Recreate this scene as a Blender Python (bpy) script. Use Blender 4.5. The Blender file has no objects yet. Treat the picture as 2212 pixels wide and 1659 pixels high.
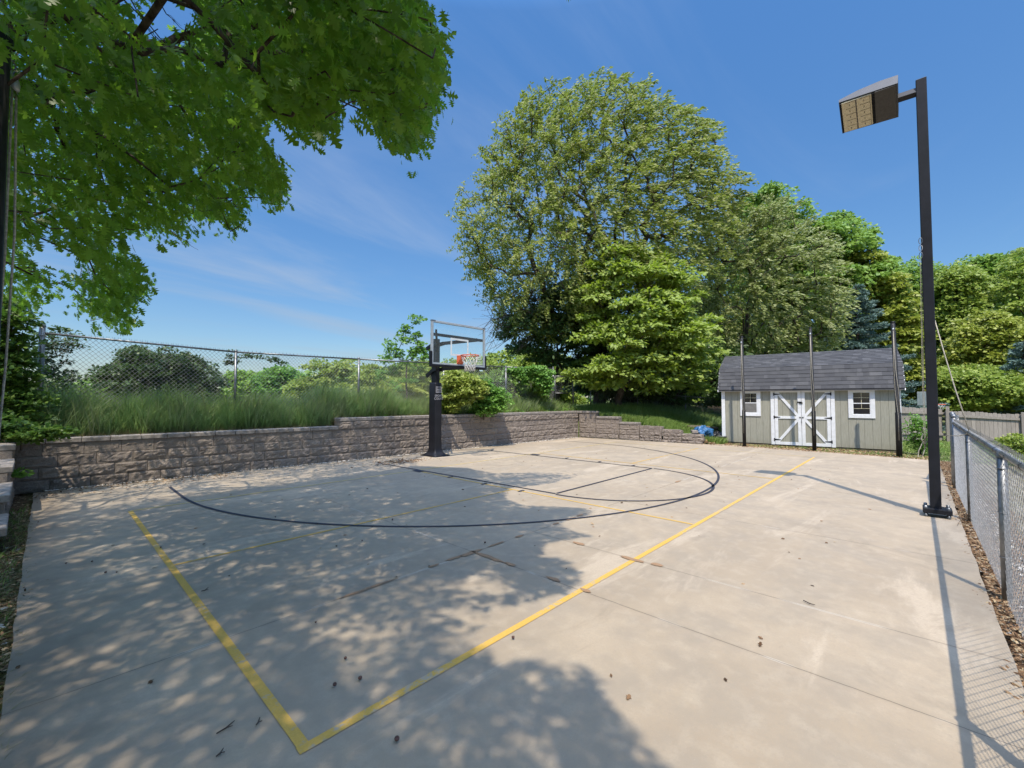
import bpy, math, random
import numpy as np
from mathutils import Vector, Matrix
R_ = random.Random(7); rng = np.random.default_rng(7)
scene = bpy.context.scene
C = scene.collection
rad = math.radians
# ------------------------------------------------------------------ camera
F_PX, CX, CY, EYE = 934.0, 1106.0, 829.5, 1.57
PITCH, YAW = math.atan(33.5/934), rad(-47)
cd = bpy.data.cameras.new("camera"); cam = bpy.data.objects.new("camera", cd); C.objects.link(cam)
cd.sensor_width = 36; cd.lens = F_PX/2212*36; cd.clip_start = .05; cd.clip_end = 3000
cam.location = (0, 0, EYE); cam.rotation_euler = (math.pi/2+PITCH, 0, YAW)
scene.camera = cam
scene.render.resolution_x, scene.render.resolution_y = 1024, 768
# ------------------------------------------------------------------ light
SUN_AZ, SUN_EL = rad(216.9), rad(62.5)
sd = bpy.data.lights.new("sun", 'SUN'); sun = bpy.data.objects.new("sun", sd); C.objects.link(sun)
sd.energy = 3.0; sd.angle = rad(.5); sd.color = (1, .91, .77)
sun.rotation_euler = (math.pi/2-SUN_EL, 0, SUN_AZ+math.pi/2)
w = bpy.data.worlds.new("World"); scene.world = w; w.use_nodes = True
nt = w.node_tree; N = nt.nodes; L = nt.links
bg = N['Background']; bg.inputs[1].default_value = .15
sky = N.new('ShaderNodeTexSky'); sky.sky_type = 'NISHITA'; sky.sun_disc = False
sky.sun_elevation = SUN_EL; sky.sun_rotation = math.pi/2-SUN_AZ
sky.air_density = 1.0; sky.dust_density = .6; sky.ozone_density = 3.0; sky.altitude = 200
tc = N.new('ShaderNodeTexCoord'); sp = N.new('ShaderNodeSeparateXYZ'); L.new(tc.outputs['Generated'], sp.inputs[0])
def wm(op, a, b=None, c=None):
    m = N.new('ShaderNodeMath'); m.operation = op
    for i, v in enumerate((a, b, c)):
        if v is None: continue
        if isinstance(v, (int, float)): m.inputs[i].default_value = v
        else: L.new(v, m.inputs[i])
    return m.outputs[0]
den = wm('ADD', wm('MAXIMUM', sp.outputs[2], 0), .12)
cb = N.new('ShaderNodeCombineXYZ'); L.new(wm('DIVIDE', sp.outputs[0], den), cb.inputs[0]); L.new(wm('DIVIDE', sp.outputs[1], den), cb.inputs[1])
mp = N.new('ShaderNodeMapping'); mp.inputs['Rotation'].default_value = (0, 0, rad(20)); mp.inputs['Scale'].default_value = (.42, 1.25, 1)
L.new(cb.outputs[0], mp.inputs[0])
n1 = N.new('ShaderNodeTexNoise'); n1.inputs['Scale'].default_value = 1.0; n1.inputs['Detail'].default_value = 9; n1.inputs['Roughness'].default_value = .56; n1.inputs['Distortion'].default_value = .6
L.new(mp.outputs[0], n1.inputs['Vector'])
r1 = N.new('ShaderNodeMapRange'); r1.interpolation_type = 'SMOOTHSTEP'; r1.inputs[1].default_value = .45; r1.inputs[2].default_value = .74; r1.inputs[3].default_value = .03; r1.inputs[4].default_value = .52
L.new(n1.outputs[0], r1.inputs[0])
hs = N.new('ShaderNodeHueSaturation'); hs.inputs['Saturation'].default_value = 1.24; L.new(sky.outputs[0], hs.inputs['Color'])
mx = N.new('ShaderNodeMix'); mx.data_type = 'RGBA'; thin = N.new('ShaderNodeMapRange'); thin.inputs[1].default_value = .2; thin.inputs[2].default_value = .6; thin.inputs[3].default_value = 1; thin.inputs[4].default_value = .35; L.new(sp.outputs[2], thin.inputs[0])
topwhite = N.new('ShaderNodeMapRange'); topwhite.inputs[1].default_value = .7; topwhite.inputs[2].default_value = 1; topwhite.inputs[3].default_value = 0; topwhite.inputs[4].default_value = .45; L.new(sp.outputs[2], topwhite.inputs[0])  # whitening added to the unseen overhead sky so shaded areas turn less blue
L.new(wm('ADD', wm('MULTIPLY', r1.outputs[0], thin.outputs[0]), topwhite.outputs[0]), mx.inputs['Factor']); L.new(hs.outputs[0], mx.inputs[6]); mx.inputs[7].default_value = (3.4, 3.8, 4.4, 1)
lowf = N.new('ShaderNodeMapRange'); lowf.inputs[1].default_value = -.02; lowf.inputs[2].default_value = .72; lowf.inputs[3].default_value = .40; lowf.inputs[4].default_value = .88; L.new(sp.outputs[2], lowf.inputs[0])
hif = N.new('ShaderNodeMapRange'); hif.inputs[1].default_value = .68; hif.inputs[2].default_value = 1; hif.inputs[3].default_value = 0; hif.inputs[4].default_value = 2.8; L.new(sp.outputs[2], hif.inputs[0])   # extra brightness added to the unseen sky overhead to lift the shade
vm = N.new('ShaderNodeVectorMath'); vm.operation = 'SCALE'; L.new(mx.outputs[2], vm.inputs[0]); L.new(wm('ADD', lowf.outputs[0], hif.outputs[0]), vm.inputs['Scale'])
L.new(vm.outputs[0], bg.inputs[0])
scene.view_settings.view_transform = 'Standard'; scene.view_settings.look = 'None'
scene.view_settings.exposure = 0.85; scene.view_settings.gamma = 1

# ------------------------------------------------------------------ geometry helpers
FW = np.array([math.cos(rad(43)), math.sin(rad(43))]); RT = np.array([math.sin(rad(43)), -math.cos(rad(43))])
def rays(px, py):
    """unit-depth ray from the place the picture was taken (depth measured along the level view axis)"""
    a = (px-CX)/F_PX; b = (CY-py)/F_PX; c, s = math.cos(PITCH), math.sin(PITCH)
    f = c-b*s; return a/f, (s+b*c)/f
def at(px, D):
    a, _ = rays(px, 863); p = FW*D+RT*a*D; return float(p[0]), float(p[1])
def zat(py, D, px=CX):
    return EYE+rays(px, py)[1]*D
def project(P):
    x, y, z = P[:, 0], P[:, 1], P[:, 2]-EYE
    f = x*FW[0]+y*FW[1]; r = x*RT[0]+y*RT[1]; c, s = math.cos(PITCH), math.sin(PITCH)
    d = f*c+z*s; u = -f*s+z*c; ok = d > .2; dd = np.where(ok, d, 1)
    return np.where(ok, CX+F_PX*r/dd, -9999), np.where(ok, CY-F_PX*u/dd, -9999)
def inpoly(x, y, poly):
    x = np.asarray(x); y = np.asarray(y); r = np.zeros(x.shape, bool); n = len(poly)
    for i in range(n):
        (x1, y1), (x2, y2) = poly[i], poly[(i+1) % n]
        if y1 == y2: continue
        r ^= ((y1 > y) != (y2 > y)) & (x < (x2-x1)*(y-y1)/(y2-y1)+x1)
    return r
def polydist(x, y, poly):
    d = np.full(np.shape(x), 1e9); n = len(poly)
    for i in range(n):
        ax, ay = poly[i]; bx, by = poly[(i+1) % n]; dx, dy = bx-ax, by-ay
        t = np.clip(((x-ax)*dx+(y-ay)*dy)/(dx*dx+dy*dy+1e-9), 0, 1)
        d = np.minimum(d, np.hypot(x-ax-t*dx, y-ay-t*dy))
    return d

class MB:
    def __init__(s): s.v = []; s.f = []; s.sm = []
    def add(s, vs, fs, smooth=False):
        o = len(s.v); s.v += [tuple(map(float, v)) for v in vs]
        for f in fs: s.f.append(tuple(i+o for i in f)); s.sm.append(smooth)
        return s
    def box(s, x0, x1, y0, y1, z0, z1, M=None):
        vs = [Vector((x, y, z)) for x in (x0, x1) for y in (y0, y1) for z in (z0, z1)]
        if M is not None: vs = [M @ v for v in vs]
        return s.add(vs, [(0, 1, 3, 2), (4, 6, 7, 5), (0, 4, 5, 1), (2, 3, 7, 6), (0, 2, 6, 4), (1, 5, 7, 3)])
    def bbox(s, x0, x1, y0, y1, z0, z1, b=.01, M=None):
        """box with chamfered edges"""
        X = (x0, x0+b, x1-b, x1); Y = (y0, y0+b, y1-b, y1); Z = (z0, z0+b, z1-b, z1)
        bm = bmesh_box(x0, x1, y0, y1, z0, z1, b)
        vs, fs = bm
        if M is not None: vs = [M @ Vector(v) for v in vs]
        return s.add(vs, fs)
    def beam(s, a, b, wd, ht, up=(0, 0, 1)):
        a = Vector(a); b = Vector(b); d = b-a; l = d.length; d.normalize()
        u = Vector(up); x = d.cross(u)
        if x.length < 1e-4: x = d.cross(Vector((1, 0, 0)))
        x.normalize(); z = x.cross(d)
        M = Matrix((x, d, z)).transposed().to_4x4(); M.translation = a
        return s.box(-wd/2, wd/2, 0, l, -ht/2, ht/2, M)
    def tube(s, path, r, n=8, cap=True, smooth=True):
        P = [Vector(p) for p in path]; rs = r if hasattr(r, '__len__') else [r]*len(P)
        o = []; prev = None
        for i, p in enumerate(P):
            t = (P[min(i+1, len(P)-1)]-P[max(i-1, 0)])
            if t.length < 1e-9: t = Vector((0, 0, 1))
            t.normalize()
            if prev is None:
                prev = t.cross(Vector((0, 0, 1)));
                if prev.length < .1: prev = t.cross(Vector((1, 0, 0)))
            prev = (prev-t*prev.dot(t)); prev.normalize(); q = t.cross(prev)
            for k in range(n):
                a = 2*math.pi*k/n; o.append(p+(prev*math.cos(a)+q*math.sin(a))*rs[i])
        fs = [(i*n+k, i*n+(k+1) % n, (i+1)*n+(k+1) % n, (i+1)*n+k) for i in range(len(P)-1) for k in range(n)]
        s.add(o, fs, smooth)
        if cap: b = len(s.v)-len(o); s.f += [tuple(b+k for k in range(n-1, -1, -1)), tuple(b+(len(P)-1)*n+k for k in range(n))]; s.sm += [False, False]
        return s
    def lathe(s, prof, c=(0, 0, 0), n=16):
        o = []
        for r, z in prof:
            for k in range(n): a = 2*math.pi*k/n; o.append((c[0]+r*math.cos(a), c[1]+r*math.sin(a), c[2]+z))
        return s.add(o, [(i*n+k, i*n+(k+1) % n, (i+1)*n+(k+1) % n, (i+1)*n+k) for i in range(len(prof)-1) for k in range(n)], True)
    def build(s, name, mat, parent=None):
        me = bpy.data.meshes.new(name); me.from_pydata(s.v, [], s.f); me.polygons.foreach_set('use_smooth', s.sm)
        me.materials.append(mat); me.update(); o = bpy.data.objects.new(name, me); C.objects.link(o)
        if parent is not None: o.parent = parent
        return o
def bmesh_box(x0, x1, y0, y1, z0, z1, b):
    import bmesh
    bm = bmesh.new(); bmesh.ops.create_cube(bm, size=1)
    for v in bm.verts: v.co = Vector((x0 if v.co.x < 0 else x1, y0 if v.co.y < 0 else y1, z0 if v.co.z < 0 else z1))
    bmesh.ops.bevel(bm, geom=list(bm.edges), offset=b, segments=2, affect='EDGES', profile=.5)
    vs = [v.co.copy() for v in bm.verts]; fs = [tuple(v.index for v in f.verts) for f in bm.faces]; bm.free(); return vs, fs
def np_mesh(name, V, nv, mat, parent=None, smooth=False):
    """mesh of equal n-gons: V is (faces*nv, 3)"""
    V = np.ascontiguousarray(V, np.float32); nf = len(V)//nv
    me = bpy.data.meshes.new(name); me.vertices.add(len(V)); me.vertices.foreach_set('co', V.ravel())
    me.loops.add(len(V)); me.loops.foreach_set('vertex_index', np.arange(len(V), dtype=np.int32))
    me.polygons.add(nf); me.polygons.foreach_set('loop_start', np.arange(0, len(V), nv, dtype=np.int32))
    me.update(calc_edges=True); me.materials.append(mat)
    o = bpy.data.objects.new(name, me); C.objects.link(o)
    if parent is not None: o.parent = parent
    return o
def quads_mesh(name, V, faces, mat, parent=None, smooth=True):
    me = bpy.data.meshes.new(name); V = np.ascontiguousarray(V, np.float32); F = np.ascontiguousarray(faces, np.int32); k = F.shape[1]
    me.vertices.add(len(V)); me.vertices.foreach_set('co', V.ravel()); me.loops.add(F.size); me.loops.foreach_set('vertex_index', F.ravel())
    me.polygons.add(len(F)); me.polygons.foreach_set('loop_start', np.arange(0, F.size, k, dtype=np.int32))
    me.polygons.foreach_set('use_smooth', np.full(len(F), smooth)); me.update(calc_edges=True); me.materials.append(mat)
    o = bpy.data.objects.new(name, me); C.objects.link(o)
    if parent is not None: o.parent = parent
    return o
def tag(o, label, cat=None, group=None, kind=None):
    if label: o['label'] = label
    if cat: o['category'] = cat
    if group: o['group'] = group
    if kind: o['kind'] = kind
    return o
def thing(name, label, cat, loc=(0, 0, 0), rz=0, group=None):
    o = bpy.data.objects.new(name, None); C.objects.link(o); o.location = loc; o.rotation_euler = (0, 0, rz); o.empty_display_size = .2
    return tag(o, label, cat, group)
def copy_tree(o, parent=None):
    c = o.copy(); C.objects.link(c); c.parent = parent
    for ch in o.children: copy_tree(ch, c)
    return c

# ------------------------------------------------------------------ materials
class NT:
    def __init__(s, name):
        s.m = bpy.data.materials.new(name); s.m.use_nodes = True; s.t = s.m.node_tree; s.n = s.t.nodes; s.l = s.t.links
        s.b = s.n['Principled BSDF']; s.out = s.n['Material Output']
        s.tc = s.n.new('ShaderNodeTexCoord'); s.obj = s.tc.outputs['Object']
    def set(s, i, v):
        if hasattr(v, 'links') or hasattr(v, 'is_linked'): s.l.new(v, i)
        else: i.default_value = v if not isinstance(v, tuple) or len(v) != 3 or i.type == 'VECTOR' else (*v, 1)
    def math(s, op, a, b=None, c=None, clamp=False):
        m = s.n.new('ShaderNodeMath'); m.operation = op; m.use_clamp = clamp
        for i, v in enumerate((a, b, c)):
            if v is not None: s.set(m.inputs[i], v)
        return m.outputs[0]
    def noise(s, scale, detail=4, rough=.55, vec=None, stretch=None, dist=0):
        v = vec or s.obj
        if stretch:
            m = s.n.new('ShaderNodeMapping'); m.inputs['Scale'].default_value = stretch; s.l.new(v, m.inputs[0]); v = m.outputs[0]
        n = s.n.new('ShaderNodeTexNoise'); n.inputs['Scale'].default_value = scale; n.inputs['Detail'].default_value = detail
        n.inputs['Roughness'].default_value = rough; n.inputs['Distortion'].default_value = dist; s.l.new(v, n.inputs['Vector']); return n.outputs[0]
    def rng(s, v, a, b, c=0., d=1., smooth=True):
        m = s.n.new('ShaderNodeMapRange'); m.interpolation_type = 'SMOOTHSTEP' if smooth else 'LINEAR'
        s.l.new(v, m.inputs[0]); m.inputs[1].default_value = a; m.inputs[2].default_value = b; m.inputs[3].default_value = c; m.inputs[4].default_value = d; return m.outputs[0]
    def mix(s, f, a, b, mode='MIX'):
        m = s.n.new('ShaderNodeMix'); m.data_type = 'RGBA'; m.blend_type = mode; s.set(m.inputs['Factor'], f); s.set(m.inputs[6], a); s.set(m.inputs[7], b); return m.outputs[2]
    def ramp(s, v, stops):
        r = s.n.new('ShaderNodeValToRGB'); s.l.new(v, r.inputs[0]); e = r.color_ramp.elements
        while len(e) < len(stops): e.new(.5)
        for x, (p, c) in zip(e, stops): x.position = p; x.color = (*c, 1)
        return r.outputs[0]
    def island(s):
        g = s.n.new('ShaderNodeNewGeometry'); s.geo = g; return g.outputs['Random Per Island']
    def bump(s, h, strength=.3, dist=.01):
        b = s.n.new('ShaderNodeBump'); b.inputs['Strength'].default_value = strength; b.inputs['Distance'].default_value = dist; s.l.new(h, b.inputs['Height']); s.l.new(b.outputs[0], s.b.inputs['Normal'])
    def xyz(s, v=None):
        q = s.n.new('ShaderNodeSeparateXYZ'); s.l.new(v or s.obj, q.inputs[0]); return q.outputs
    def fin(s, col, rough=.7, metal=0, spec=.5):
        s.set(s.b.inputs['Base Color'], col); s.set(s.b.inputs['Roughness'], rough); s.b.inputs['Metallic'].default_value = metal; s.b.inputs['Specular IOR Level'].default_value = spec; return s.m
def simple(name, col, rough=.6, metal=0, var=.15, scale=8, bump=0, spec=.5):
    t = NT(name); n = t.noise(scale, 5)
    c = t.mix(t.rng(n, .3, .7), tuple(x*(1-var) for x in col), tuple(min(1, x*(1+var)) for x in col))
    if bump: t.bump(t.noise(scale*6, 3), bump, .005)
    return t.fin(c, rough, metal, spec)
def leafmat(name, c1, c2, c3, trans, tf=.38, back=None, rough=.45):
    t = NT(name); r = t.island()
    col = t.ramp(r, [(0, c1), (.5, c2), (1, c3)])
    big = t.noise(.9, 2); col = t.mix(t.rng(big, .35, .65, 0, .35), col, c3)
    if back: col = t.mix(t.geo.outputs['Backfacing'], col, back)
    t.fin(col, rough, 0, .35)
    tr = t.n.new('ShaderNodeBsdfTranslucent'); t.l.new(t.mix(.5, col, trans), tr.inputs['Color'])
    m = t.n.new('ShaderNodeMixShader'); m.inputs[0].default_value = tf; t.l.new(t.b.outputs[0], m.inputs[1]); t.l.new(tr.outputs[0], m.inputs[2]); t.l.new(m.outputs[0], t.out.inputs[0])
    return t.m
M = {}
# concrete with control joints, wear and brown joint sealant
def concrete():
    t = NT('concrete'); x, y, z = t.xyz()
    big = t.noise(.45, 5, .6, dist=.5); mid = t.noise(2.2, 6, .65); fine = t.noise(55, 4, .7); streak = t.noise(1.0, 6, .65, stretch=(.35, 1.5, 1), dist=.6)
    c = t.mix(t.rng(big, .32, .68), (.31, .255, .19), (.40, .333, .25))
    c = t.mix(t.rng(mid, .38, .66, 0, .75), c, (.28, .245, .20))
    c = t.mix(t.rng(streak, .54, .66, 0, .75), c, (.48, .41, .325))
    c = t.mix(t.rng(t.noise(7, 6, .75), .45, .68, 0, .32), c, (.50, .435, .345)); c = t.mix(t.rng(fine, .25, .75, 0, .42), c, (.29, .26, .215))
    c = t.mix(t.rng(t.noise(28, 3, .8), .52, .7, 0, .32), c, (.25, .215, .17)); c = t.mix(t.rng(t.noise(210, 2, .8), .58, .75, 0, .45), c, (.22, .2, .17))
    c = t.mix(t.rng(t.noise(130, 2, .8), .62, .8, 0, .35), c, (.62, .58, .5))
    c = t.mix(t.rng(t.noise(.9, 5, .7, stretch=(1, 1, 1), dist=1.2), .56, .68, 0, .45), c, (.24, .205, .16))
    # cut joints
    def line(co, p, lo=None, hi=None, other=None):
        wob = t.math('MULTIPLY', t.math('SUBTRACT', t.noise(9, 3), .5), .012)
        d = t.math('ABSOLUTE', t.math('ADD', t.math('SUBTRACT', co, p), wob))
        if other is not None:
            if hi is not None: d = t.math('ADD', d, t.math('MULTIPLY', t.math('GREATER_THAN', other, hi), 9))
            if lo is not None: d = t.math('ADD', d, t.math('MULTIPLY', t.math('LESS_THAN', other, lo), 9))
        return d
    ds = [line(y, 3.36), line(x, 3.03), line(x, 3.97, hi=3.36, other=y), line(x, 6.1, hi=3.36, other=y), line(x, 9.15, hi=3.36, other=y), line(x, 7.7, lo=3.36, other=y), line(x, 12.3), line(y, 7.2)]
    d = ds[0]
    for q in ds[1:]: d = t.math('MINIMUM', d, q)
    dirt = t.rng(d, .0, .03, .22, 0); c = t.mix(dirt, c, (.2, .17, .13))
    pale = t.math('MULTIPLY', t.rng(d, .004, .02, .5, 0), t.rng(t.noise(1.3, 3), .5, .6)); c = t.mix(pale, c, (.6, .56, .5))
    groove = t.rng(d, .001, .0032, 1, 0, False); c = t.mix(t.math('MULTIPLY', groove, .8), c, (.06, .05, .04))
    # dirt near the left and wall edges
    e = t.math('ADD', x, t.math('MULTIPLY', t.noise(3, 4), .8)); c = t.mix(t.rng(e, .3, .9, .55, 0), c, (.16, .13, .10))
    h = t.math('SUBTRACT', t.math('ADD', t.math('MULTIPLY', fine, .5), t.math('MULTIPLY', t.noise(160, 3, .7), .5)), t.math('MULTIPLY', groove, 2.0))
    t.bump(h, .35, .004)
    c = t.mix(1.0, c, (1.0, .95, .885), 'MULTIPLY')
    return t.fin(c, t.rng(mid, .3, .7, .75, .92), 0, .3)
M['concrete'] = concrete()
def paint(name, col, under, wear):
    t = NT(name); n = t.noise(26, 5, .7); b = t.noise(2.2, 3)
    f = t.rng(t.math('ADD', t.math('MULTIPLY', n, .6), t.math('MULTIPLY', b, .4)), wear, wear+.12)
    g = t.noise(90, 3, .7); c = t.mix(t.rng(g, .35, .75, 0, .45), col, tuple(q*.72 for q in col))
    c = t.mix(f, c, under); t.bump(t.noise(120, 3, .7), .25, .003)
    return t.fin(c, .75, 0, .3)
M['yellow'] = paint('yellow_paint', (.58, .355, .075), (.36, .31, .24), .515)
M['yellow_faded'] = paint('faded_yellow_paint', (.58, .42, .13), (.44, .385, .30), .50)
M['blackline'] = paint('dark_line_paint', (.035, .037, .05), (.2, .18, .16), .63)
M['faintline'] = paint('faint_line', (.33, .29, .24), (.44, .385, .30), .5)
def groundmat():
    t = NT('ground_cover'); x, y, z = t.xyz()
    n = t.noise(1.4, 6, .65); f = t.noise(35, 4, .7); m2 = t.noise(7, 5, .7)
    grass = t.mix(t.rng(f, .3, .7), (.05, .085, .018), (.13, .17, .045))
    dry = t.mix(t.rng(m2, .3, .7), (.20, .155, .095), (.33, .28, .19))
    mulch = t.mix(t.rng(f, .35, .65), (.035, .022, .014), (.17, .10, .055)); mulch = t.mix(t.rng(m2, .5, .7, 0, .7), mulch, (.23, .16, .10))
    lawn = t.mix(t.rng(n, .4, .6, 0, .8), grass, dry)
    c = t.mix(t.rng(n, .35, .65, .0, .5), grass, (.12, .13, .05))
    right = t.rng(y, -1.0, -.5, 1, 0); farl = t.rng(x, 14, 19, 1, 0)
    c = t.mix(right, c, t.mix(t.math('MULTIPLY', farl, .75), lawn, t.mix(t.rng(m2, .4, .62), dry, (.36, .33, .28))))
    strip = t.math('MULTIPLY', t.rng(y, -.95, -.8), t.rng(y, .2, .4, 1, 0)); strip = t.math('MULTIPLY', strip, t.rng(x, 15.4, 16, 1, 0))
    mid = t.math('MULTIPLY', t.rng(x, 15.2, 15.5), t.rng(x, 17.8, 18.6, 1, 0)); mid = t.math('MULTIPLY', mid, t.rng(y, 5.2, 6, 1, 0))
    left = t.rng(x, -.9, -.6, 1, 0); left = t.rng(x, -.3, .0, 1, 0)
    low = t.rng(z, .0, .5, 1, 0)
    c = t.mix(strip, c, mulch); c = t.mix(t.math('MULTIPLY', mid, t.rng(m2, .38, .6)), c, dry)
    c = t.mix(t.math('MULTIPLY', left, low), c, mulch)
    bank = t.math('MULTIPLY', t.rng(z, .6, .8), t.rng(y, 11.8, 12.4, 1, 0)); c = t.mix(t.math('MULTIPLY', bank, t.rng(n, .2, .6, .4, 1)), c, (.11, .065, .035))
    t.bump(t.math('ADD', f, m2), .7, .03)
    return t.fin(c, .95, 0, .1)
M['ground'] = groundmat()
M['sealant'] = paint('brown_joint_sealant', (.30, .185, .105), (.40, .34, .27), .56)
def blockmat():
    t = NT('split_face_block'); r = t.island()
    c = t.ramp(r, [(0, (.18, .145, .12)), (.4, (.27, .22, .18)), (.7, (.22, .18, .155)), (1, (.33, .27, .22))])
    n = t.noise(5, 6, .7); f = t.noise(70, 4, .75); c = t.mix(t.rng(n, .35, .7, 0, .45), c, (.13, .11, .105)); c = t.mix(t.rng(f, .3, .7, 0, .5), c, (.33, .285, .24))
    c = t.mix(t.rng(t.noise(190, 2, .8), .58, .72, 0, .5), c, (.09, .075, .07))
    t.bump(t.math('ADD', t.math('MULTIPLY', f, .6), t.noise(22, 5, .7)), .9, .02)
    return t.fin(c, .92, 0, .2)
M['block'] = blockmat()
M['blockcap'] = simple('cap_stone', (.25, .22, .195), .9, 0, .25, 14, .7, .2)
M['galv'] = simple('galvanised_steel', (.20, .205, .21), .42, .75, .2, 20, .1)
M['galvwire'] = simple('galvanised_wire', (.22, .22, .215), .55, .15, .25, 30)
M['black'] = simple('black_powder_coat', (.006, .007, .010), .5, 0, .3, 9, .15, .3)
M['blackpost'] = simple('weathered_black_post', (.014, .014, .015), .55, 0, .35, 14, .2, .3)
M['darkpole'] = simple('dark_bronze_pole', (.011, .012, .017), .5, 0, .25, 5, .1, .3)
M['vinyl'] = simple('black_vinyl_pad', (.009, .009, .013), .5, 0, .25, 3, .25, .35)
M['frame'] = simple('pale_aluminium_frame', (.42, .45, .47), .4, .35, .1, 6)
M['corner'] = simple('grey_corner_bracket', (.15, .17, .19), .4, .4)
M['orange'] = simple('orange_rim_paint', (.60, .12, .05), .45, 0, .2, 14)
M['net'] = simple('net_cord', (.60, .57, .53), .8, 0, .2, 60)
M['netdark'] = simple('net_cord_dark', (.12, .10, .12), .8)
M['white'] = simple('white_marking', (.62, .66, .66), .6, 0, .1)
M['label'] = simple('white_print', (.42, .41, .44), .6, 0, .1, 90)
def glassmat(name, tint=(.93, .96, .96), op=.10, rough=.02):
    t = NT(name); t.fin((.55, .62, .62), rough, 0, .5)
    tr = t.n.new('ShaderNodeBsdfTransparent'); tr.inputs[0].default_value = (*tint, 1)
    m = t.n.new('ShaderNodeMixShader'); m.inputs[0].default_value = op; t.l.new(tr.outputs[0], m.inputs[1]); t.l.new(t.b.outputs[0], m.inputs[2]); t.l.new(m.outputs[0], t.out.inputs[0]); return t.m
M['glass'] = glassmat('backboard_glass', (.96, .985, .985), .045)
M['whiteglass'] = glassmat('white_glass_print', (.9, .9, .9), .6, .5)
def siding():
    t = NT('sage_siding'); x, y, z = t.xyz()
    g = t.noise(4, 5, .65, stretch=(9, 9, .9), dist=.4); c = t.mix(t.rng(g, .35, .65), (.285, .28, .225), (.345, .335, .275))
    c = t.mix(t.rng(t.noise(1.1, 4), .5, .75, 0, .35), c, (.30, .29, .23))
    low = t.rng(z, .0, .22, .45, 0); c = t.mix(t.math('MULTIPLY', low, t.noise(9, 4)), c, (.2, .17, .12))
    g = t.n.new('ShaderNodeNewGeometry'); vt = t.n.new('ShaderNodeVectorTransform'); vt.vector_type = 'NORMAL'; vt.convert_from = 'WORLD'; vt.convert_to = 'OBJECT'; t.l.new(g.outputs['Normal'], vt.inputs[0])
    ny_ = t.math('ABSOLUTE', t.xyz(vt.outputs[0])[1]); co = t.mix(t.math('GREATER_THAN', ny_, .5), t.math('ADD', y, 0), t.math('ADD', x, 0))
    gd = t.math('ABSOLUTE', t.math('SUBTRACT', t.math('MODULO', t.math('ADD', co, 20.3), .203), .1015)); gv = t.rng(gd, .0035, .005, 1, 0, False)
    c = t.mix(t.math('MULTIPLY', gv, .8), c, (.09, .085, .065))
    t.bump(t.math('SUBTRACT', t.noise(5, 5, .7, stretch=(14, 14, 1), dist=1), t.math('MULTIPLY', gv, 2)), .35, .004)
    return t.fin(c, .75, 0, .3)
M['siding'] = siding()
M['groove'] = simple('siding_groove', (.14, .13, .10), .9)
M['trim'] = simple('white_trim_paint', (.72, .73, .74), .55, 0, .06, 9, .1)
def shingle():
    t = NT('asphalt_shingles'); r = t.island(); c = t.ramp(r, [(0, (.062, .063, .068)), (.3, (.098, .099, .103)), (.6, (.074, .075, .080)), (1, (.13, .13, .134))])
    f = t.noise(110, 3, .8); c = t.mix(t.rng(f, .3, .7, 0, .55), c, (.045, .045, .052)); c = t.mix(t.rng(t.noise(1.5, 4), .5, .8, 0, .3), c, (.16, .155, .15))
    t.bump(f, .6, .006); return t.fin(c, .9, 0, .2)
M['shingle'] = shingle()
M['windowglass'] = simple('dark_window_glass', (.012, .014, .016), .06, 0, .1, 3, 0, .9)
M['screen'] = simple('window_screen', (.16, .155, .145), .8)
M['muntin'] = simple('cream_muntin', (.55, .50, .34), .6)
M['lamphead'] = simple('fixture_housing', (.045, .047, .055), .5, 0, .15, 10, .1)
M['lampdoor'] = simple('fixture_door', (.05, .045, .042), .6, 0, .15, 30, .2)
M['lens'] = simple('fixture_lens', (.58, .50, .34), .35, 0, .12, 40, .1)
M['rope'] = simple('braided_rope', (.36, .33, .27), .85, 0, .3, 60, .3)
def wood(name, a, b):
    t = NT(name); r = t.island(); c = t.mix(t.rng(t.noise(6, 5, .7, stretch=(8, 8, .7)), .3, .7), a, b); c = t.mix(t.math('MULTIPLY', r, .5), c, tuple(q*.6 for q in a)); t.bump(t.noise(9, 4, .7, stretch=(8, 8, .7)), .4, .005); return t.fin(c, .9, 0, .2)
M['fencewood'] = wood('weathered_picket_wood', (.28, .25, .22), (.42, .375, .33))
M['logwood'] = wood('old_log_wood', (.11, .085, .06), (.26, .21, .16))
def bark(name, a, b):
    t = NT(name); n = t.noise(6, 6, .7, stretch=(3, 3, .7)); t.bump(t.noise(14, 5, .7, stretch=(2, 2, .5)), .8, .03); return t.fin(t.mix(t.rng(n, .35, .65), a, b), .95, 0, .1)
M['bark'] = bark('brown_bark', (.045, .034, .027), (.13, .105, .085))
M['barkgrey'] = bark('grey_bark', (.10, .085, .07), (.24, .20, .165))
M['tarp'] = simple('blue_tarp', (.03, .12, .27), .45, 0, .4, 12, .3)
M['darkbag'] = simple('black_plastic', (.015, .015, .017), .35, 0, .3, 12, .3)
M['pot'] = simple('grey_plastic_tub', (.11, .115, .12), .5)
M['bluepaintmetal'] = simple('blue_metal', (.03, .12, .25), .5)
def mulchm():
    t = NT('brown_litter'); r = t.island(); return t.fin(t.ramp(r, [(0, (.05, .028, .016)), (.35, (.15, .085, .045)), (.7, (.28, .17, .09)), (1, (.40, .31, .19))]), .9, 0, .1)
M['litter'] = mulchm()
def pebm():
    t = NT('pebbles'); r = t.island(); return t.fin(t.ramp(r, [(0, (.22, .18, .14)), (.5, (.45, .40, .34)), (1, (.70, .66, .60))]), .8, 0, .3)
M['pebble'] = pebm()
M['nut'] = simple('brown_nut_shell', (.085, .035, .022), .45, 0, .4, 50)
M['twigwood'] = simple('dry_twig', (.055, .04, .03), .9)
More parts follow.
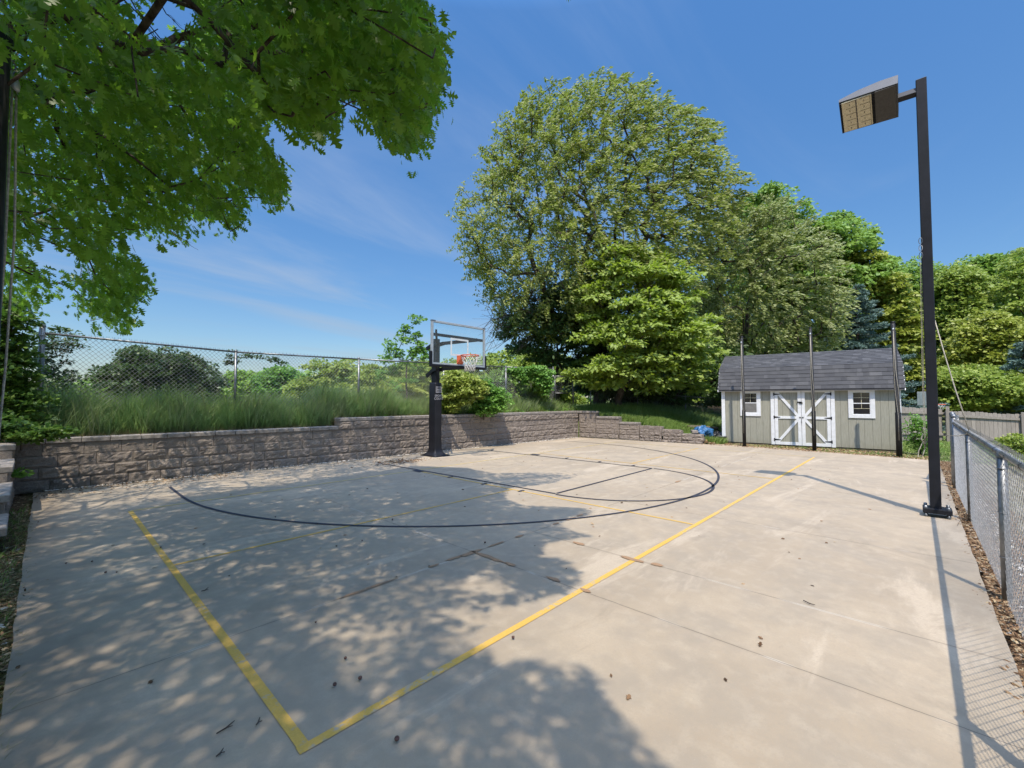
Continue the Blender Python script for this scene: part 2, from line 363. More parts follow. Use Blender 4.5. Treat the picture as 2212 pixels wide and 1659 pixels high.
M['grassblade'] = leafmat('tall_grass_blade', (.14, .25, .08), (.22, .34, .115), (.34, .44, .17), (.38, .55, .14), .38)
M['grassdry'] = leafmat('dry_grass_blade', (.10, .12, .035), (.22, .20, .09), (.36, .29, .16), (.3, .26, .1), .2)
M['grasslit'] = leafmat('sunlit_grass_blade', (.18, .26, .10), (.26, .33, .14), (.38, .42, .22), (.4, .5, .15), .35)  # paler copy of the bank grass; the colour stands in for sunlit streaks
M['grassgreen'] = leafmat('short_grass_blade', (.101, .202, .034), (.185, .302, .059), (.336, .420, .118), (.336, .504, .084), .3)
M['oak'] = leafmat('oak_leaf', (.045, .11, .012), (.09, .19, .022), (.19, .31, .04), (.34, .64, .045), .54, rough=.34)
M['elm'] = leafmat('elm_leaf', (.160, .225, .037), (.230, .300, .053), (.332, .392, .081), (.370, .484, .076), .36, back=(.307, .335, .105), rough=.55)
M['maple'] = leafmat('maple_leaf', (.179, .288, .021), (.268, .381, .034), (.396, .484, .062), (.434, .620, .057), .38, back=(.307, .392, .095), rough=.5)
M['willow'] = leafmat('olive_leaf', (.141, .196, .046), (.217, .278, .068), (.304, .364, .097), (.348, .432, .097), .33, back=(.283, .324, .122))
M['wood1'] = leafmat('oak_wood_leaf', (.160, .231, .032), (.230, .311, .049), (.332, .404, .076), (.344, .496, .076), .36)
M['wood2'] = leafmat('yellow_green_leaf', (.173, .221, .027), (.266, .314, .046), (.388, .415, .076), (.408, .517, .069), .33)
M['wood3'] = leafmat('mid_green_leaf', (.119, .227, .035), (.173, .305, .048), (.260, .392, .072), (.326, .510, .081), .33)
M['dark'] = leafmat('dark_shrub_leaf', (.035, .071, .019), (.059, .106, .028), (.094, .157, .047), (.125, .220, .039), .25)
M['midshrub'] = leafmat('mid_shrub_leaf', (.05, .11, .02), (.09, .17, .03), (.17, .26, .05), (.2, .36, .05), .38)
M['lime'] = leafmat('lime_leaf', (.193, .258, .038), (.309, .373, .064), (.438, .489, .142), (.386, .515, .091), .38)
M['bright'] = leafmat('bright_shrub_leaf', (.078, .188, .031), (.133, .282, .047), (.220, .392, .078), (.282, .517, .078), .38)
M['spruce'] = leafmat('blue_spruce_needle', (.083, .143, .128), (.128, .210, .188), (.210, .315, .277), (.120, .195, .150), .12, rough=.6)
M['hedge'] = leafmat('yellow_hedge_leaf', (.130, .195, .026), (.221, .299, .039), (.338, .390, .065), (.260, .390, .065), .3)

# ------------------------------------------------------------------ foliage helpers
def lobed():
    h = [(0, .012), (.14, .03), (.15, .22), (.27, .07), (.38, .46), (.44, .09), (.66, .44), (.66, .09), (.84, .22), (1.0, 0)]
    up = [(u, v) for u, v in h]; dn = [(u, -v) for u, v in h[:-1]][::-1]
    return np.array(up+dn)
def lobed_small():
    h = [(0, .02), (.2, .22), (.3, .1), (.5, .38), (.62, .14), (.78, .22), (1, 0)]
    return np.array(h+[(u, -v) for u, v in h[:-1]][::-1])
TPL = {'oak': lobed(), 'oaks': lobed_small(), 'oval': np.array([(0, 0), (.28, .2), (.65, .19), (1, 0), (.65, -.19), (.28, -.2)]), 'round': np.array([(0, .0), (.2, .33), (.6, .36), (1, 0), (.6, -.36), (.2, -.33)]),
       'clump': np.array([(0, .05), (.15, .34), (.42, .26), (.62, .44), (1, .06), (.74, -.2), (.5, -.42), (.3, -.2)]), 'needle': np.array([(0, .06), (.55, .12), (1, 0), (.5, -.11)])}
def unit(a): return a/(np.linalg.norm(a, axis=1, keepdims=True)+1e-9)
def leaves(name, P, A, size, tpl, mat, parent=None, up=.6, fold=.12):
    """P points, A leaf directions, size per leaf"""
    n = len(P); T = TPL[tpl]; A = unit(A); size = np.broadcast_to(np.asarray(size, float), (n,))
    Nn = unit(np.stack([rng.normal(0, 1, n), rng.normal(0, 1, n), rng.normal(0, 1, n)*.6], 1)*.8+up*2.0*np.array([-.30, -.22, .93]))
    B = unit(np.cross(Nn, A)); Nn = np.cross(A, B)
    u = T[:, 0][None, :, None]; v = T[:, 1][None, :, None]
    curl = rng.uniform(-.25, .1, (n, 1, 1)); s = size[:, None, None]
    V = P[:, None, :]+s*(u*A[:, None, :]+v*B[:, None, :]+(fold*np.abs(v)+curl*u*u)*Nn[:, None, :])
    return np_mesh(name, V.reshape(-1, 3), len(T), mat, parent)
def grow(name, tips, base, r0, mat, parent, rmin=.006, cap=2200, lean=.35, n0=5, wob=.06):
    """trunk path base (list of points) and limbs reaching the tips; one mesh"""
    nodes = [np.array(p, float) for p in base]; par = [-1]+list(range(len(base)-1)); plen = [0.]
    for i in range(1, len(base)): plen.append(plen[-1]+np.linalg.norm(nodes[i]-nodes[i-1]))
    tips = np.asarray(tips)
    if len(tips) > cap: tips = tips[rng.choice(len(tips), cap, replace=False)]
    b = np.array(base[-1]); ref = np.array(base[len(base)//2]); order = np.argsort(np.linalg.norm(tips-ref, axis=1)*1.0)
    cap_n = len(nodes)+len(tips)*3; NA = np.zeros((cap_n, 3)); PL = np.zeros(cap_n); k = len(nodes); NA[:k] = nodes; PL[:k] = plen
    wt = [1]*k
    for j in order:
        t = tips[j]; d = np.linalg.norm(NA[:k]-t, axis=1); dz = np.clip(NA[:k, 2]-t[2], 0, None)
        c = d+lean*PL[:k]*.5+.5*dz; i = int(np.argmin(c)); L_ = d[i]; q = i
        steps = 1 if L_ < .5 else (2 if L_ < 1.5 else 3)
        for m in range(1, steps+1):
            f = m/steps; p = NA[i]*(1-f)+t*f; p = p+np.array([0, 0, .10*L_*math.sin(math.pi*f)])
            if m < steps: p = p+rng.normal(0, wob*L_, 3)
            NA[k] = p; PL[k] = PL[q]+L_/steps; par.append(q); q = k; k += 1
    cnt = np.zeros(k)
    child = np.zeros(k, int)
    for i in range(k-1, 0, -1):
        if child[i] == 0: cnt[i] = 1
        cnt[par[i]] += cnt[i]; child[par[i]] += 1
    rr = np.maximum(rmin, r0*(cnt/cnt[0])**.5)
    P = []; Fc = []
    for i in range(1, k):
        a, c = NA[par[i]], NA[i]; ra, rc = min(rr[par[i]], rr[i]*1.35), rr[i]
        if i < len(base): ra = rr[par[i]]
        n = 7 if rc > .06 else (4 if rc > .015 else 3); t = c-a; l = np.linalg.norm(t)
        if l < 1e-5: continue
        t /= l; x = np.cross(t, [0, 0, 1.]) if abs(t[2]) < .9 else np.cross(t, [1., 0, 0]); x /= np.linalg.norm(x); y = np.cross(t, x); o = len(P)
        for (p, r) in ((a-t*ra*.3, ra), (c+t*rc*.3, rc)):
            for m in range(n): an = 2*math.pi*m/n; P.append(p+(x*math.cos(an)+y*math.sin(an))*r)
        for m in range(n): Fc.append((o+m, o+(m+1) % n, o+n+(m+1) % n, o+n+m))
    return quads_mesh(name, np.array(P), np.array(Fc), mat, parent)
def crown_points(outline, D, T, K, gap=0, inset=0):
    """outline traced in metres on a plane at distance D, given real thickness T each way -> clump centres"""
    poly = [(rays(px, 863)[0]*D, EYE+rays(px, py)[1]*D) for px, py in outline]
    xs = [p[0] for p in poly]; zs = [p[1] for p in poly]; out = []
    while len(out) < K:
        x = rng.uniform(min(xs), max(xs), 4*K); z = rng.uniform(min(zs), max(zs), 4*K); k = inpoly(x, z, poly); x = x[k]; z = z[k]
        d = polydist(x, z, poly); kk = d > inset*rng.uniform(.2, .8, len(x)); x, z, d = x[kk], z[kk], d[kk]; th = T*np.sqrt(np.clip(1-(1-np.clip(d/(T*.9), 0, 1))**2, .03, 1))
        s = rng.uniform(-1, 1, len(x)); s = np.sign(s)*np.abs(s)**.45      # mostly near the crown's surface
        s = np.where(rng.random(len(x)) < .3, -np.abs(s), s)
        dep = D+s*th
        if gap:
            q_ = D*.024*2.6; g_ = np.sin(x/q_*3.1+1)*np.sin(dep/q_*2.7+2)+np.sin(z/q_*3.7+x/q_*1.3)*np.sin(x/q_*5.3-z/q_*2.1+dep/q_); kk = g_ > -gap*rng.uniform(.2, 1.6, len(x)) ; x, z, dep = x[kk], z[kk], dep[kk]
        pj = project(np.stack([FW[0]*dep+RT[0]*x, FW[1]*dep+RT[1]*x, z], 1)); kk = inpoly(pj[0], pj[1], outline); x, z, dep = x[kk], z[kk], dep[kk]
        for a, b_, c_ in zip(x, dep, z): out.append((FW[0]*b_+RT[0]*a, FW[1]*b_+RT[1]*a, c_))
    return np.array(out[:K])
def clump_leaves(centres, per, r, flat, droop, wind, spray=0):
    """leaf points in flattened clumps; returns P, A"""
    n = len(centres); per_i = rng.poisson(per, n).clip(3); idx = np.repeat(np.arange(n), per_i); m = len(idx)
    rr = r*(.6+.8*rng.random(n))[idx]; dirs = unit(rng.normal(0, 1, (m, 3))); dirs[:, 2] = np.abs(dirs[:, 2])*.9-.25
    rad_ = rng.random(m)**.4
    off = dirs*(rr*rad_)[:, None]*np.array([1, 1, flat])
    if spray:   # leaves strung along arching shoots
        mid = centres.mean(0); ax = unit(unit(centres-mid)*.9+rng.normal(0, .35, (n, 3))+np.array([wind[0]*.45, wind[1]*.45, -droop*.55])); s_ = rng.uniform(-1, 1, m); off = off*(.45-.2*np.abs(s_))[:, None]+ax[idx]*(s_*spray)[:, None]; off[:, 2] -= (s_+1)**2*spray*.14; dirs = dirs*.5+ax[idx]*.8
    P = centres[idx]+off; A = dirs*np.array([1, 1, .6])+np.array([0, 0, -droop])+np.array([wind[0], wind[1], 0])+rng.normal(0, .35, (m, 3))
    return P, A, idx
WIND = RT*.8
def tree(name, label, outline, D, T, trunk_px, zbase, K, per, r, leaf, tpl, mat, group=None, droop=.3, flat=.6, wind=.5, r0=.25, bark='bark', cat='tree', branches=True, up=.6, top=.55, Tdep=0, crown='crown', cap=900, shift=None, spray=0, gap=.45):
    bx, by = at(trunk_px, D+Tdep); t = thing(name, label, cat, (bx, by, zbase), 0, group)
    cen = crown_points(outline, D, T, K, gap, min(r*.75+spray*.75, T*.45))
    if shift is not None: cen = cen+np.array(shift)
    P, A, idx = clump_leaves(cen, per, r, flat, droop, (WIND*wind), spray)
    base = np.array([bx, by, zbase]); P = P-base; cen = cen-base
    P[:, 2] = np.maximum(P[:, 2], .03)
    leaves(crown, P, A, leaf*rng.uniform(.65, 1.25, len(P)), tpl, M[mat], t, up)
    if branches:
        H = cen[:, 2].max()*top; mx_ = cen[:, :2].mean(0)*.5
        path = [np.array([0, 0, -.3])]+[np.array([mx_[0]*f+rng.normal(0, .03*H), mx_[1]*f+rng.normal(0, .03*H), H*f]) for f in (.18, .36, .55, .75, 1)]
        grow('trunk', cen, path, r0, M[bark], t, rmin=.012, cap=cap, n0=5)
    return t
# ================================================================== SETTING
def sstep(x, a, b): t = np.clip((x-a)/(b-a), 0, 1); return t*t*(3-2*t)
def yw(x): return 11.05-.045*(x+.14)
def xw(y): return 15.2+(10.37-y)*.115
def hgt(x, y):
    x = np.asarray(x, float); y = np.asarray(y, float)
    far = .0-.35*sstep(-y, 1.5, 5.5)*sstep(x, 12, 20)
    bank = np.where(x < 5.1, .80, .99)+.18*sstep(y-yw(x), .2, 1.4)
    b1 = np.where((y > yw(x)+.13) & (x < 15.3) & (x > -.55), bank, 0)
    side = 1.12*sstep(y, 4.6, 9.8); side = np.minimum(side, np.interp(y, [5, 5.6, 6.3, 7.1, 7.9, 8.7, 9.7, 10.3], [.03, .24, .38, .48, .57, .76, .93, 1.05])+.5*sstep(x, 15.8, 18.5))
    b2 = np.where((x > xw(y)+.13) & (y > 5.0), side, 0)
    lft = np.where(x <= -.42, np.interp(y, [3, 7.6, 7.7, 8.9, 9.0, 10.2, 10.3, 11.0], [-.02, .05, .25, .28, .5, .55, .78, .85])+.1*sstep(y, 11, 12), 0)
    b = np.maximum(np.maximum(b1, b2), lft)
    fall = 1-sstep(y, 14, 40)*.6
    base = np.where(b > 0.001, b*fall, far)
    return base-.035
xs = np.concatenate([-np.geomspace(1, 900, 26)[::-1]-6, np.arange(-6, 21.5, .12), 21.5+np.geomspace(.4, 900, 34)])
ys = np.concatenate([-np.geomspace(.6, 900, 26)[::-1]-5, np.arange(-5, 14, .12), 14+np.geomspace(.3, 900, 36)])
GX, GY = np.meshgrid(xs, ys, indexing='ij'); GZ = hgt(GX, GY)
nearm = (np.abs(GX) < 25) & (np.abs(GY) < 20); rough = (np.sin(GX*5.1+GY*3.3)*np.cos(GY*6.2-GX*2.1)*.012+rng.normal(0, .007, GX.shape))*nearm
inslab = (GX > -.25) & (GX < 16.2) & (GY > -.5) & (GY < yw(GX)+.1)
GZ = np.where(inslab, -.06, GZ+rough)
nx, ny = len(xs), len(ys); I = np.arange(nx*ny).reshape(nx, ny)
Fg = np.stack([I[:-1, :-1], I[1:, :-1], I[1:, 1:], I[:-1, 1:]], -1).reshape(-1, 4)
ground = quads_mesh('ground', np.stack([GX, GY, GZ], -1).reshape(-1, 3), Fg, M['ground']); tag(ground, None, kind='structure')
# slab with a slightly uneven edge
mb = MB(); edge = []
corners = [(-.12, -.39), (15.62, -.39), (15.95, 2.6), (16.12, 5.15), (15.72, 5.5), (15.1, 10.22), (-.12, 10.9)]
for i in range(len(corners)):
    a, b = corners[i], corners[(i+1) % len(corners)]; n = max(2, int(math.dist(a, b)/.25))
    for k in range(n): f = k/n; j = .008; edge.append((a[0]*(1-f)+b[0]*f+R_.uniform(-j, j), a[1]*(1-f)+b[1]*f+R_.uniform(-j, j)))
n = len(edge)
mb.add([(x, y, 0) for x, y in edge]+[(x, y, -.2) for x, y in edge], [tuple(range(n))]+[(i, i+n, (i+1) % n+n, (i+1) % n) for i in range(n)])
tag(mb.build('court_slab', M['concrete']), None, kind='structure')
def strip(pts, wd, z=.004, closed=False):
    """flat band along a polyline"""
    m = MB(); n = len(pts); V = []
    for i in range(n):
        p = Vector(pts[i]); a = Vector(pts[max(i-1, 0)]); b = Vector(pts[min(i+1, n-1)]); d = (b-a).normalized(); q = Vector((-d.y, d.x))*wd/2
        V += [(*(p+q), z), (*(p-q), z)]
    m.add(V, [(2*i, 2*i+1, 2*i+3, 2*i+2) for i in range(n-1)]); return m
def seg(a, b, wd, z=.004):
    n = max(2, int(math.dist(a, b)/.5)); return strip([(a[0]+(b[0]-a[0])*i/n, a[1]+(b[1]-a[1])*i/n) for i in range(n+1)], wd, z)
for (a, b, wd, mt) in [((.80, 2.05), (14.25, 2.05), .052, 'yellow'), ((.83, 2.076), (.83, 8.1), .052, 'yellow'), ((.83, 8.12), (14.3, 8.12), .036, 'yellow_faded'), ((14.28, 2.09), (14.28, 8.1), .03, 'yellow_faded'),
                       ((5.57, 2.09), (5.57, 8.1), .036, 'yellow'), ((9.83, 2.09), (9.83, 8.1), .036, 'yellow'), ((.86, 5.18), (5.54, 5.18), .036, 'yellow'), ((9.86, 5.14), (14.25, 5.14), .036, 'yellow')]:
    tag(seg(a, b, wd).build('yellow_court_line', M[mt]), None, kind='structure')
arc = [(1.53, 9.82), (1.52, 9.2)]+[(7.48-5.96*math.cos(t), 8.6-5.93*math.sin(t)) for t in np.linspace(0, math.pi, 90)]+[(13.44, 9.2), (13.42, 9.75)]
tag(strip(arc, .044, .008).build('dark_arc_line', M['blackline']), None, kind='structure')
circ = [(7.59-1.83*math.cos(t), 4.42-1.83*math.sin(t)) for t in np.linspace(0.02, math.pi-.02, 50)]
tag(strip(circ, .045, .008).build('dark_circle_line', M['blackline']), None, kind='structure')
tag(seg((5.6, 9.75), (5.8, 4.42), .045, .008).build('dark_lane_line', M['blackline']), None, kind='structure')
tag(seg((9.3, 9.7), (9.42, 4.42), .045, .008).build('dark_lane_line', M['blackline']), None, kind='structure')
tag(seg((5.84, 4.42), (9.38, 4.42), .045, .008).build('dark_free_throw_line', M['blackline']), None, kind='structure')
mb = MB()
for yq, ln in ((4.98, .05), (5.9, .05), (6.9, .05), (8.0, .28)):
    mb.box(5.5, 5.64, yq-ln/2, yq+ln/2, .009, .0105); mb.box(9.43, 9.57, yq-ln/2-.05, yq+ln/2-.05, .009, .0105)
tag(mb.build('dark_lane_marks', M['blackline']), None, kind='structure')
tag(strip([(8.87+.36*math.cos(t), 9.3+.36*math.sin(t)) for t in np.linspace(0, 2*math.pi, 40)], .03, .005).build('faint_circle_mark', M['faintline']), None, kind='structure')

def blot(cx_, cy_, rx, ry, seed):
    rr = random.Random(seed); m = MB(); n = 28; ph = [rr.uniform(0, 6) for _ in range(3)]
    m.add([(cx_+rx*math.cos(a)*(1+.14*math.sin(3*a+ph[0])+.10*math.sin(7*a+ph[1])), cy_+ry*math.sin(a)*(1+.16*math.sin(4*a+ph[1])+.12*math.sin(9*a+ph[2])), .0065) for a in [2*math.pi*i/n for i in range(n)]], [tuple(range(n))])
    tag(m.build('sealant_patch', M['sealant']), None, kind='structure')
for i, q in enumerate(((3.95, 2.07, .032, .13), (3.98, 1.83, .035, .06), (2.78, 3.37, .10, .026), (2.98, 3.36, .14, .035), (3.03, 3.15, .03, .22), (3.04, 2.86, .026, .07), (3.36, 3.36, .12, .02), (3.72, 3.36, .07, .022), (2.52, 3.36, .06, .02), (3.05, 2.35, .028, .07), (3.05, 2.02, .025, .05), (1.85, 3.36, .25, .02), (3.98, 2.72, .03, .08), (4.72, 3.35, .10, .024), (4.95, 3.36, .07, .022), (4.42, 3.36, .06, .02), (8.25, 3.36, .12, .03))): blot(*q, i)

# ------------------------------------------------------------------ retaining walls of split-face block
def hash2(a, b): return math.sin(a*12.9898+b*78.233)*43758.5453 % 1
def block_wall(mbF, p0, dirv, length, courses, h, blen, cap, nrm, z0=-.02, rough=.022, jitter=.0, off=0, caplen=.45, face=.3):
    """rough faced blocks as small displaced grids; nrm points out of the face"""
    d = Vector((*dirv, 0)).normalized(); nv = Vector((*nrm, 0)).normalized(); P0 = Vector((*p0, 0))
    for c in range(courses):
        s = -(R_.uniform(.2, .5) if c % 2 else R_.uniform(.0, .2))*blen
        while s < length:
            l = blen*R_.uniform(.94, 1.06) if R_.random() > .08 else blen*.45
            a, b = max(s, 0), min(s+l, length)
            if b-a > .05:
                za, zb = z0+c*h+.003, z0+(c+1)*h-.003; nu, nv_ = max(3, int((b-a)/.045)), 6; o = []; jo = R_.uniform(-jitter, jitter); bs = R_.uniform(-.006, .006)+c*-.008
                g = .0035
                for i in range(nu+1):
                    for j in range(nv_+1):
                        u, v = i/nu, j/nv_; e = min(u, 1-u)*(b-a); f = min(v, 1-v)*h
                        k = min(1, e/.035)*min(1, f/.035); dsp = (R_.uniform(-1, 1)*.35+hash2(int((a+u*l)*9), c*7+j//2)*1.0-.2)*rough*k-.012*(1-k)
                        q = P0+d*(a+g+(b-a-2*g)*u)+nv*(dsp+bs+.012); o.append((q.x, q.y, za+(zb-za)*v+jo))
                mbF.add(o, [(i*(nv_+1)+j, (i+1)*(nv_+1)+j, (i+1)*(nv_+1)+j+1, i*(nv_+1)+j+1) for i in range(nu) for j in range(nv_)], False)
                # sides and top
                M4 = Matrix((d, -nv, Vector((0, 0, 1)))).transposed().to_4x4(); M4.translation = P0+d*(a+g)
                mbF.box(0, b-a-2*g, .008, face, za+jo+.001, zb+jo-.001, M4)
            s += l
def cap_row(mbC, p0, dirv, nrm, s0, s1, z, t=.085, dep=.32, over=.02):
    d = Vector((*dirv, 0)).normalized(); nv = Vector((*nrm, 0)).normalized(); P0 = Vector((*p0, 0)); s = s0
    while s < s1-.02:
        l = min(R_.uniform(.36, .46), s1-s); M4 = Matrix((d, -nv, Vector((0, 0, 1)))).transposed().to_4x4(); M4.translation = P0+d*s
        mbC.bbox(.003, l-.003, -over-R_.uniform(0, .008), dep, z, z+t, .012, M4); s += l
H = .205
W0 = (-.38, 11.06); dW = (15.58, -.70); LW = math.hypot(*dW); nW = (-.69/LW*1, -1)
nW = (-.045, -1)
wall = thing('retaining_wall', 'long grey split face block retaining wall behind the basketball hoop, one course taller at its right part', 'retaining wall', (0, 0, 0))
b = MB(); block_wall(b, W0, dW, LW, 4, H, .50, 0, nW)
st = (5.1+.38)/(15.58/LW)
p1 = (W0[0]+dW[0]*st/LW, W0[1]+dW[1]*st/LW)
b2_ = MB(); block_wall(b2_, p1, dW, LW-st, 1, H, .46, 0, nW, z0=-.02+4*H); b.add(b2_.v, b2_.f)
b.build('block_face', M['block'], wall)
c = MB(); cap_row(c, W0, dW, nW, 0, st-.01, -.02+4*H+.002); cap_row(c, W0, dW, nW, st, LW+.15, -.02+5*H+.002); c.build('cap_stones', M['blockcap'], wall)
# side wall stepping down towards the shed
wall2 = thing('retaining_wall', 'stepped grey block wall that drops from the far court corner towards the shed', 'retaining wall')
d2 = (.115*1, -1); L2 = 4.85; n2 = (-1, -.115); Q0 = (15.2, 10.33)
b = MB(); c = MB()
def part_wall(s0, s1, courses, z0=-.02, h=H, blen=.48, jit=0., rg=.02):
    P = (Q0[0]+d2[0]*s0, Q0[1]+d2[1]*s0); block_wall(b, P, d2, s1-s0, courses, h, blen, 0, n2, z0=z0, jitter=jit, rough=rg)
part_wall(0, .75, 5); part_wall(.75, 1.75, 4); part_wall(1.75, 2.55, 3)
cap_row(c, Q0, d2, n2, -.1, .78, -.02+5*H+.002, over=.015); cap_row(c, Q0, d2, n2, .79, 1.75, -.02+4*H+.002); cap_row(c, Q0, d2, n2, 1.76, 2.55, -.02+3*H+.002)
part_wall(2.56, 3.4, 5, h=.118, blen=.2, jit=.012, rg=.03); part_wall(3.41, 4.1, 4, h=.118, blen=.22, jit=.014, rg=.03); part_wall(4.1, 4.85, 3, h=.118, blen=.24, jit=.016, rg=.03)
b.build('block_face', M['block'], wall2); c.build('cap_stones', M['blockcap'], wall2)
wall3 = thing('retaining_wall', 'short block wall at the left edge of the court stepping down towards the viewer', 'retaining wall')
b = MB(); c = MB()
for s0, s1, k in ((0, .9, 4), (.9, 2.1, 3), (2.1, 3.3, 2), (3.3, 4.2, 1)):
    block_wall(b, (-.36, 11.0-s0), (0.02, -1), s1-s0, k, H, .46, 0, (1, .02), z0=-.03); cap_row(c, (-.36, 11.0), (.02, -1), (1, .02), s0, s1-.005, -.03+k*H+.002)
b.build('block_face', M['block'], wall3); c.build('cap_stones', M['blockcap'], wall3)

# ------------------------------------------------------------------ chain link
def mesh_panel(m, a, b, z0a, z0b, z1a, z1b, pitch, r, wave=.004, knuckle=.03, seg_len=.35):
    """two crossing families of bent wires between posts a and b"""
    a = np.array(a); b = np.array(b); Ln = np.linalg.norm(b-a); d = (b-a)/Ln; nrm = np.array([-d[1], d[0]])
    Ht = max(z1a-z0a, z1b-z0b); slope = 1.05; reach = Ht/slope
    for fam in (1, -1):
        for k in range(int(-reach/pitch)-1, int((Ln+reach)/pitch)+2):
            s0 = k*pitch; s1 = s0+fam*reach
            # clip s in [0, Ln]
            t0, t1 = 0., 1.
            ds = s1-s0
            lo, hi = sorted(((0-s0)/ds, (Ln-s0)/ds)); t0 = max(0, lo); t1 = min(1, hi)
            if t1-t0 < .02: continue
            n = max(1, int((t1-t0)*Ht/seg_len)); pts = []
            for i in range(n+1):
                t = t0+(t1-t0)*i/n; s = s0+ds*t; f = s/Ln; z0 = z0a+(z0b-z0a)*f; z1 = z1a+(z1b-z1a)*f
                q = a+d*s+nrm*(fam*wave); pts.append((q[0], q[1], z0+(z1-z0)*t))
            if t1 == 1. and knuckle: l = pts[-1]; pts.append((l[0]-d[0]*fam*.004, l[1]-d[1]*fam*.004, l[2]+knuckle))
            m.tube(pts, r, 3, cap=False, smooth=False)
def fence(name, label, posts, ztops, zbase, pitch, r, pr=.03, rail=.021, ptop=.04, railz=-.03, skip_rail=(), tall={}, wave=.004, capr=1.0):
    o = thing(name, label, 'fence', (0, 0, 0)); mesh = MB(); rl = MB()
    for i, (p, zt) in enumerate(zip(posts, ztops)):
        R = tall.get(i, (pr, 0)); k = MB(); top = zt+ptop+R[1]
        k.tube([(p[0], p[1], zbase[i]-.1), (p[0], p[1], top-.02)], R[0], 12); k.lathe([(R[0]*1.12, top-.03), (R[0]*1.12, top), (R[0]*.8, top+.02), (0.001, top+.03)], (p[0], p[1], 0), 12)
        for zz in (.3, .6, .9): k.tube([(p[0]+(R[0]+.004)*math.cos(a), p[1]+(R[0]+.004)*math.sin(a), zbase[i]+(top-zbase[i])*zz) for a in np.linspace(0, 6.283, 9)], .003, 4, cap=False)
        k.build('post', M['galv'], o)
        if i+1 < len(posts):
            q = posts[i+1]
            off = (0, 0)
            if i not in skip_rail:
                rl = MB(); rl.tube([(p[0], p[1], zt+railz), (q[0], q[1], ztops[i+1]+railz)], rail, 10)
                n = int(math.dist(p, q)/.6)
                for j in range(n): f = (j+.5)/n; x = p[0]+(q[0]-p[0])*f; y = p[1]+(q[1]-p[1])*f; z = zt+(ztops[i+1]-zt)*f+railz; u = Vector((q[0]-p[0], q[1]-p[1], 0)).normalized(); rl.tube([(x+(u.y*math.cos(a))*(rail+.003)+u.x*.01*math.sin(a*.5), y-(u.x*math.cos(a))*(rail+.003), z+math.sin(a)*(rail+.003)) for a in np.linspace(0, 6.283, 8)], .0035, 4, cap=False)
                rl.build('top_rail', M['galv'], o)
            mesh_panel(mesh, p, q, zbase[i], zbase[i+1], zt, ztops[i+1], pitch, r, wave)
    mesh.build('chain_link_mesh', M['galvwire'], o); return o
def yf(x): return 12.25-.045*x
PB = [(-.11, 2.88), (3.1, 2.76), (6.22, 2.79), (9.25, 2.83), (12.2, 2.87), (15.05, 2.93)]
fence('chain_link_fence', 'tall galvanised chain link fence on top of the bank behind the retaining wall', [(x, yf(x)) for x, z in PB], [z for x, z in PB], [1.0, 1.0, 1.12, 1.15, 1.18, 1.2], .088, .0034, pr=.03, tall={0: (.045, .12), 5: (.034, .05)}, ptop=0)
# gate and far low fence
g = thing('fence_gate', 'narrow galvanised walk gate with chain link infill at the end of the bank fence', 'gate', (0, 0, 0))
gx0, gx1 = 15.17, 16.1; gy0, gy1 = yf(15.17), yf(16.1)-.25
fr = MB()
for (x, y) in ((gx0, gy0), (gx1, gy1)): fr.tube([(x, y, 1.3 if x < 16 else 1.15), (x, y, 2.62)], .02, 8)
for z in (2.6, 1.85): fr.tube([(gx0, gy0, z), (gx1, gy1, z)], .017, 8)
fr.build('gate_frame', M['galv'], g); mm = MB(); mesh_panel(mm, (gx0, gy0), (gx1, gy1), 1.85, 1.85, 2.6, 2.6, .085, .0022); mm.build('chain_link_mesh', M['galvwire'], g)
k = MB(); k.tube([(gx1+.05, gy1, 1.0), (gx1+.05, gy1, 2.68)], .028, 10); k.build('post', M['galv'], g)
PL_ = [(17.3, 11.1), (19.2, 9.7), (21.2, 8.2), (23.4, 6.6)]
fence('chain_link_fence', 'low grey chain link fence running through the shade under the trees left of the shed', PL_, [2.25, 1.95, 1.75, 1.6], [1.05, .8, .65, .5], .085, .0022, pr=.025, ptop=0)
# near fence on the right
PR = [(-.4, 1.19), (2.62, 1.19), (5.18, 1.19), (8.18, 1.19), (11.05, 1.2)]
fence('chain_link_fence', 'waist high galvanised chain link fence running along the right edge of the court', [(x, -.49) for x, z in PR], [z for x, z in PR], [-.02]*5, .074, .0020, pr=.03, tall={4: (.037, .13)}, ptop=-.05, railz=-.045, wave=.006)
PR2 = [(11.42, 1.2), (13.2, 1.18), (15.4, 1.15), (17.6, 1.12)]
fence('chain_link_fence', 'far stretch of chain link fence beyond the double posts past the light pole', [(x, -.49-.06*(x-11.4)) for x, z in PR2], [z for x, z in PR2], [-.02]*4, .074, .0022, pr=.028, tall={0: (.04, .13)}, ptop=-.02, railz=-.045)

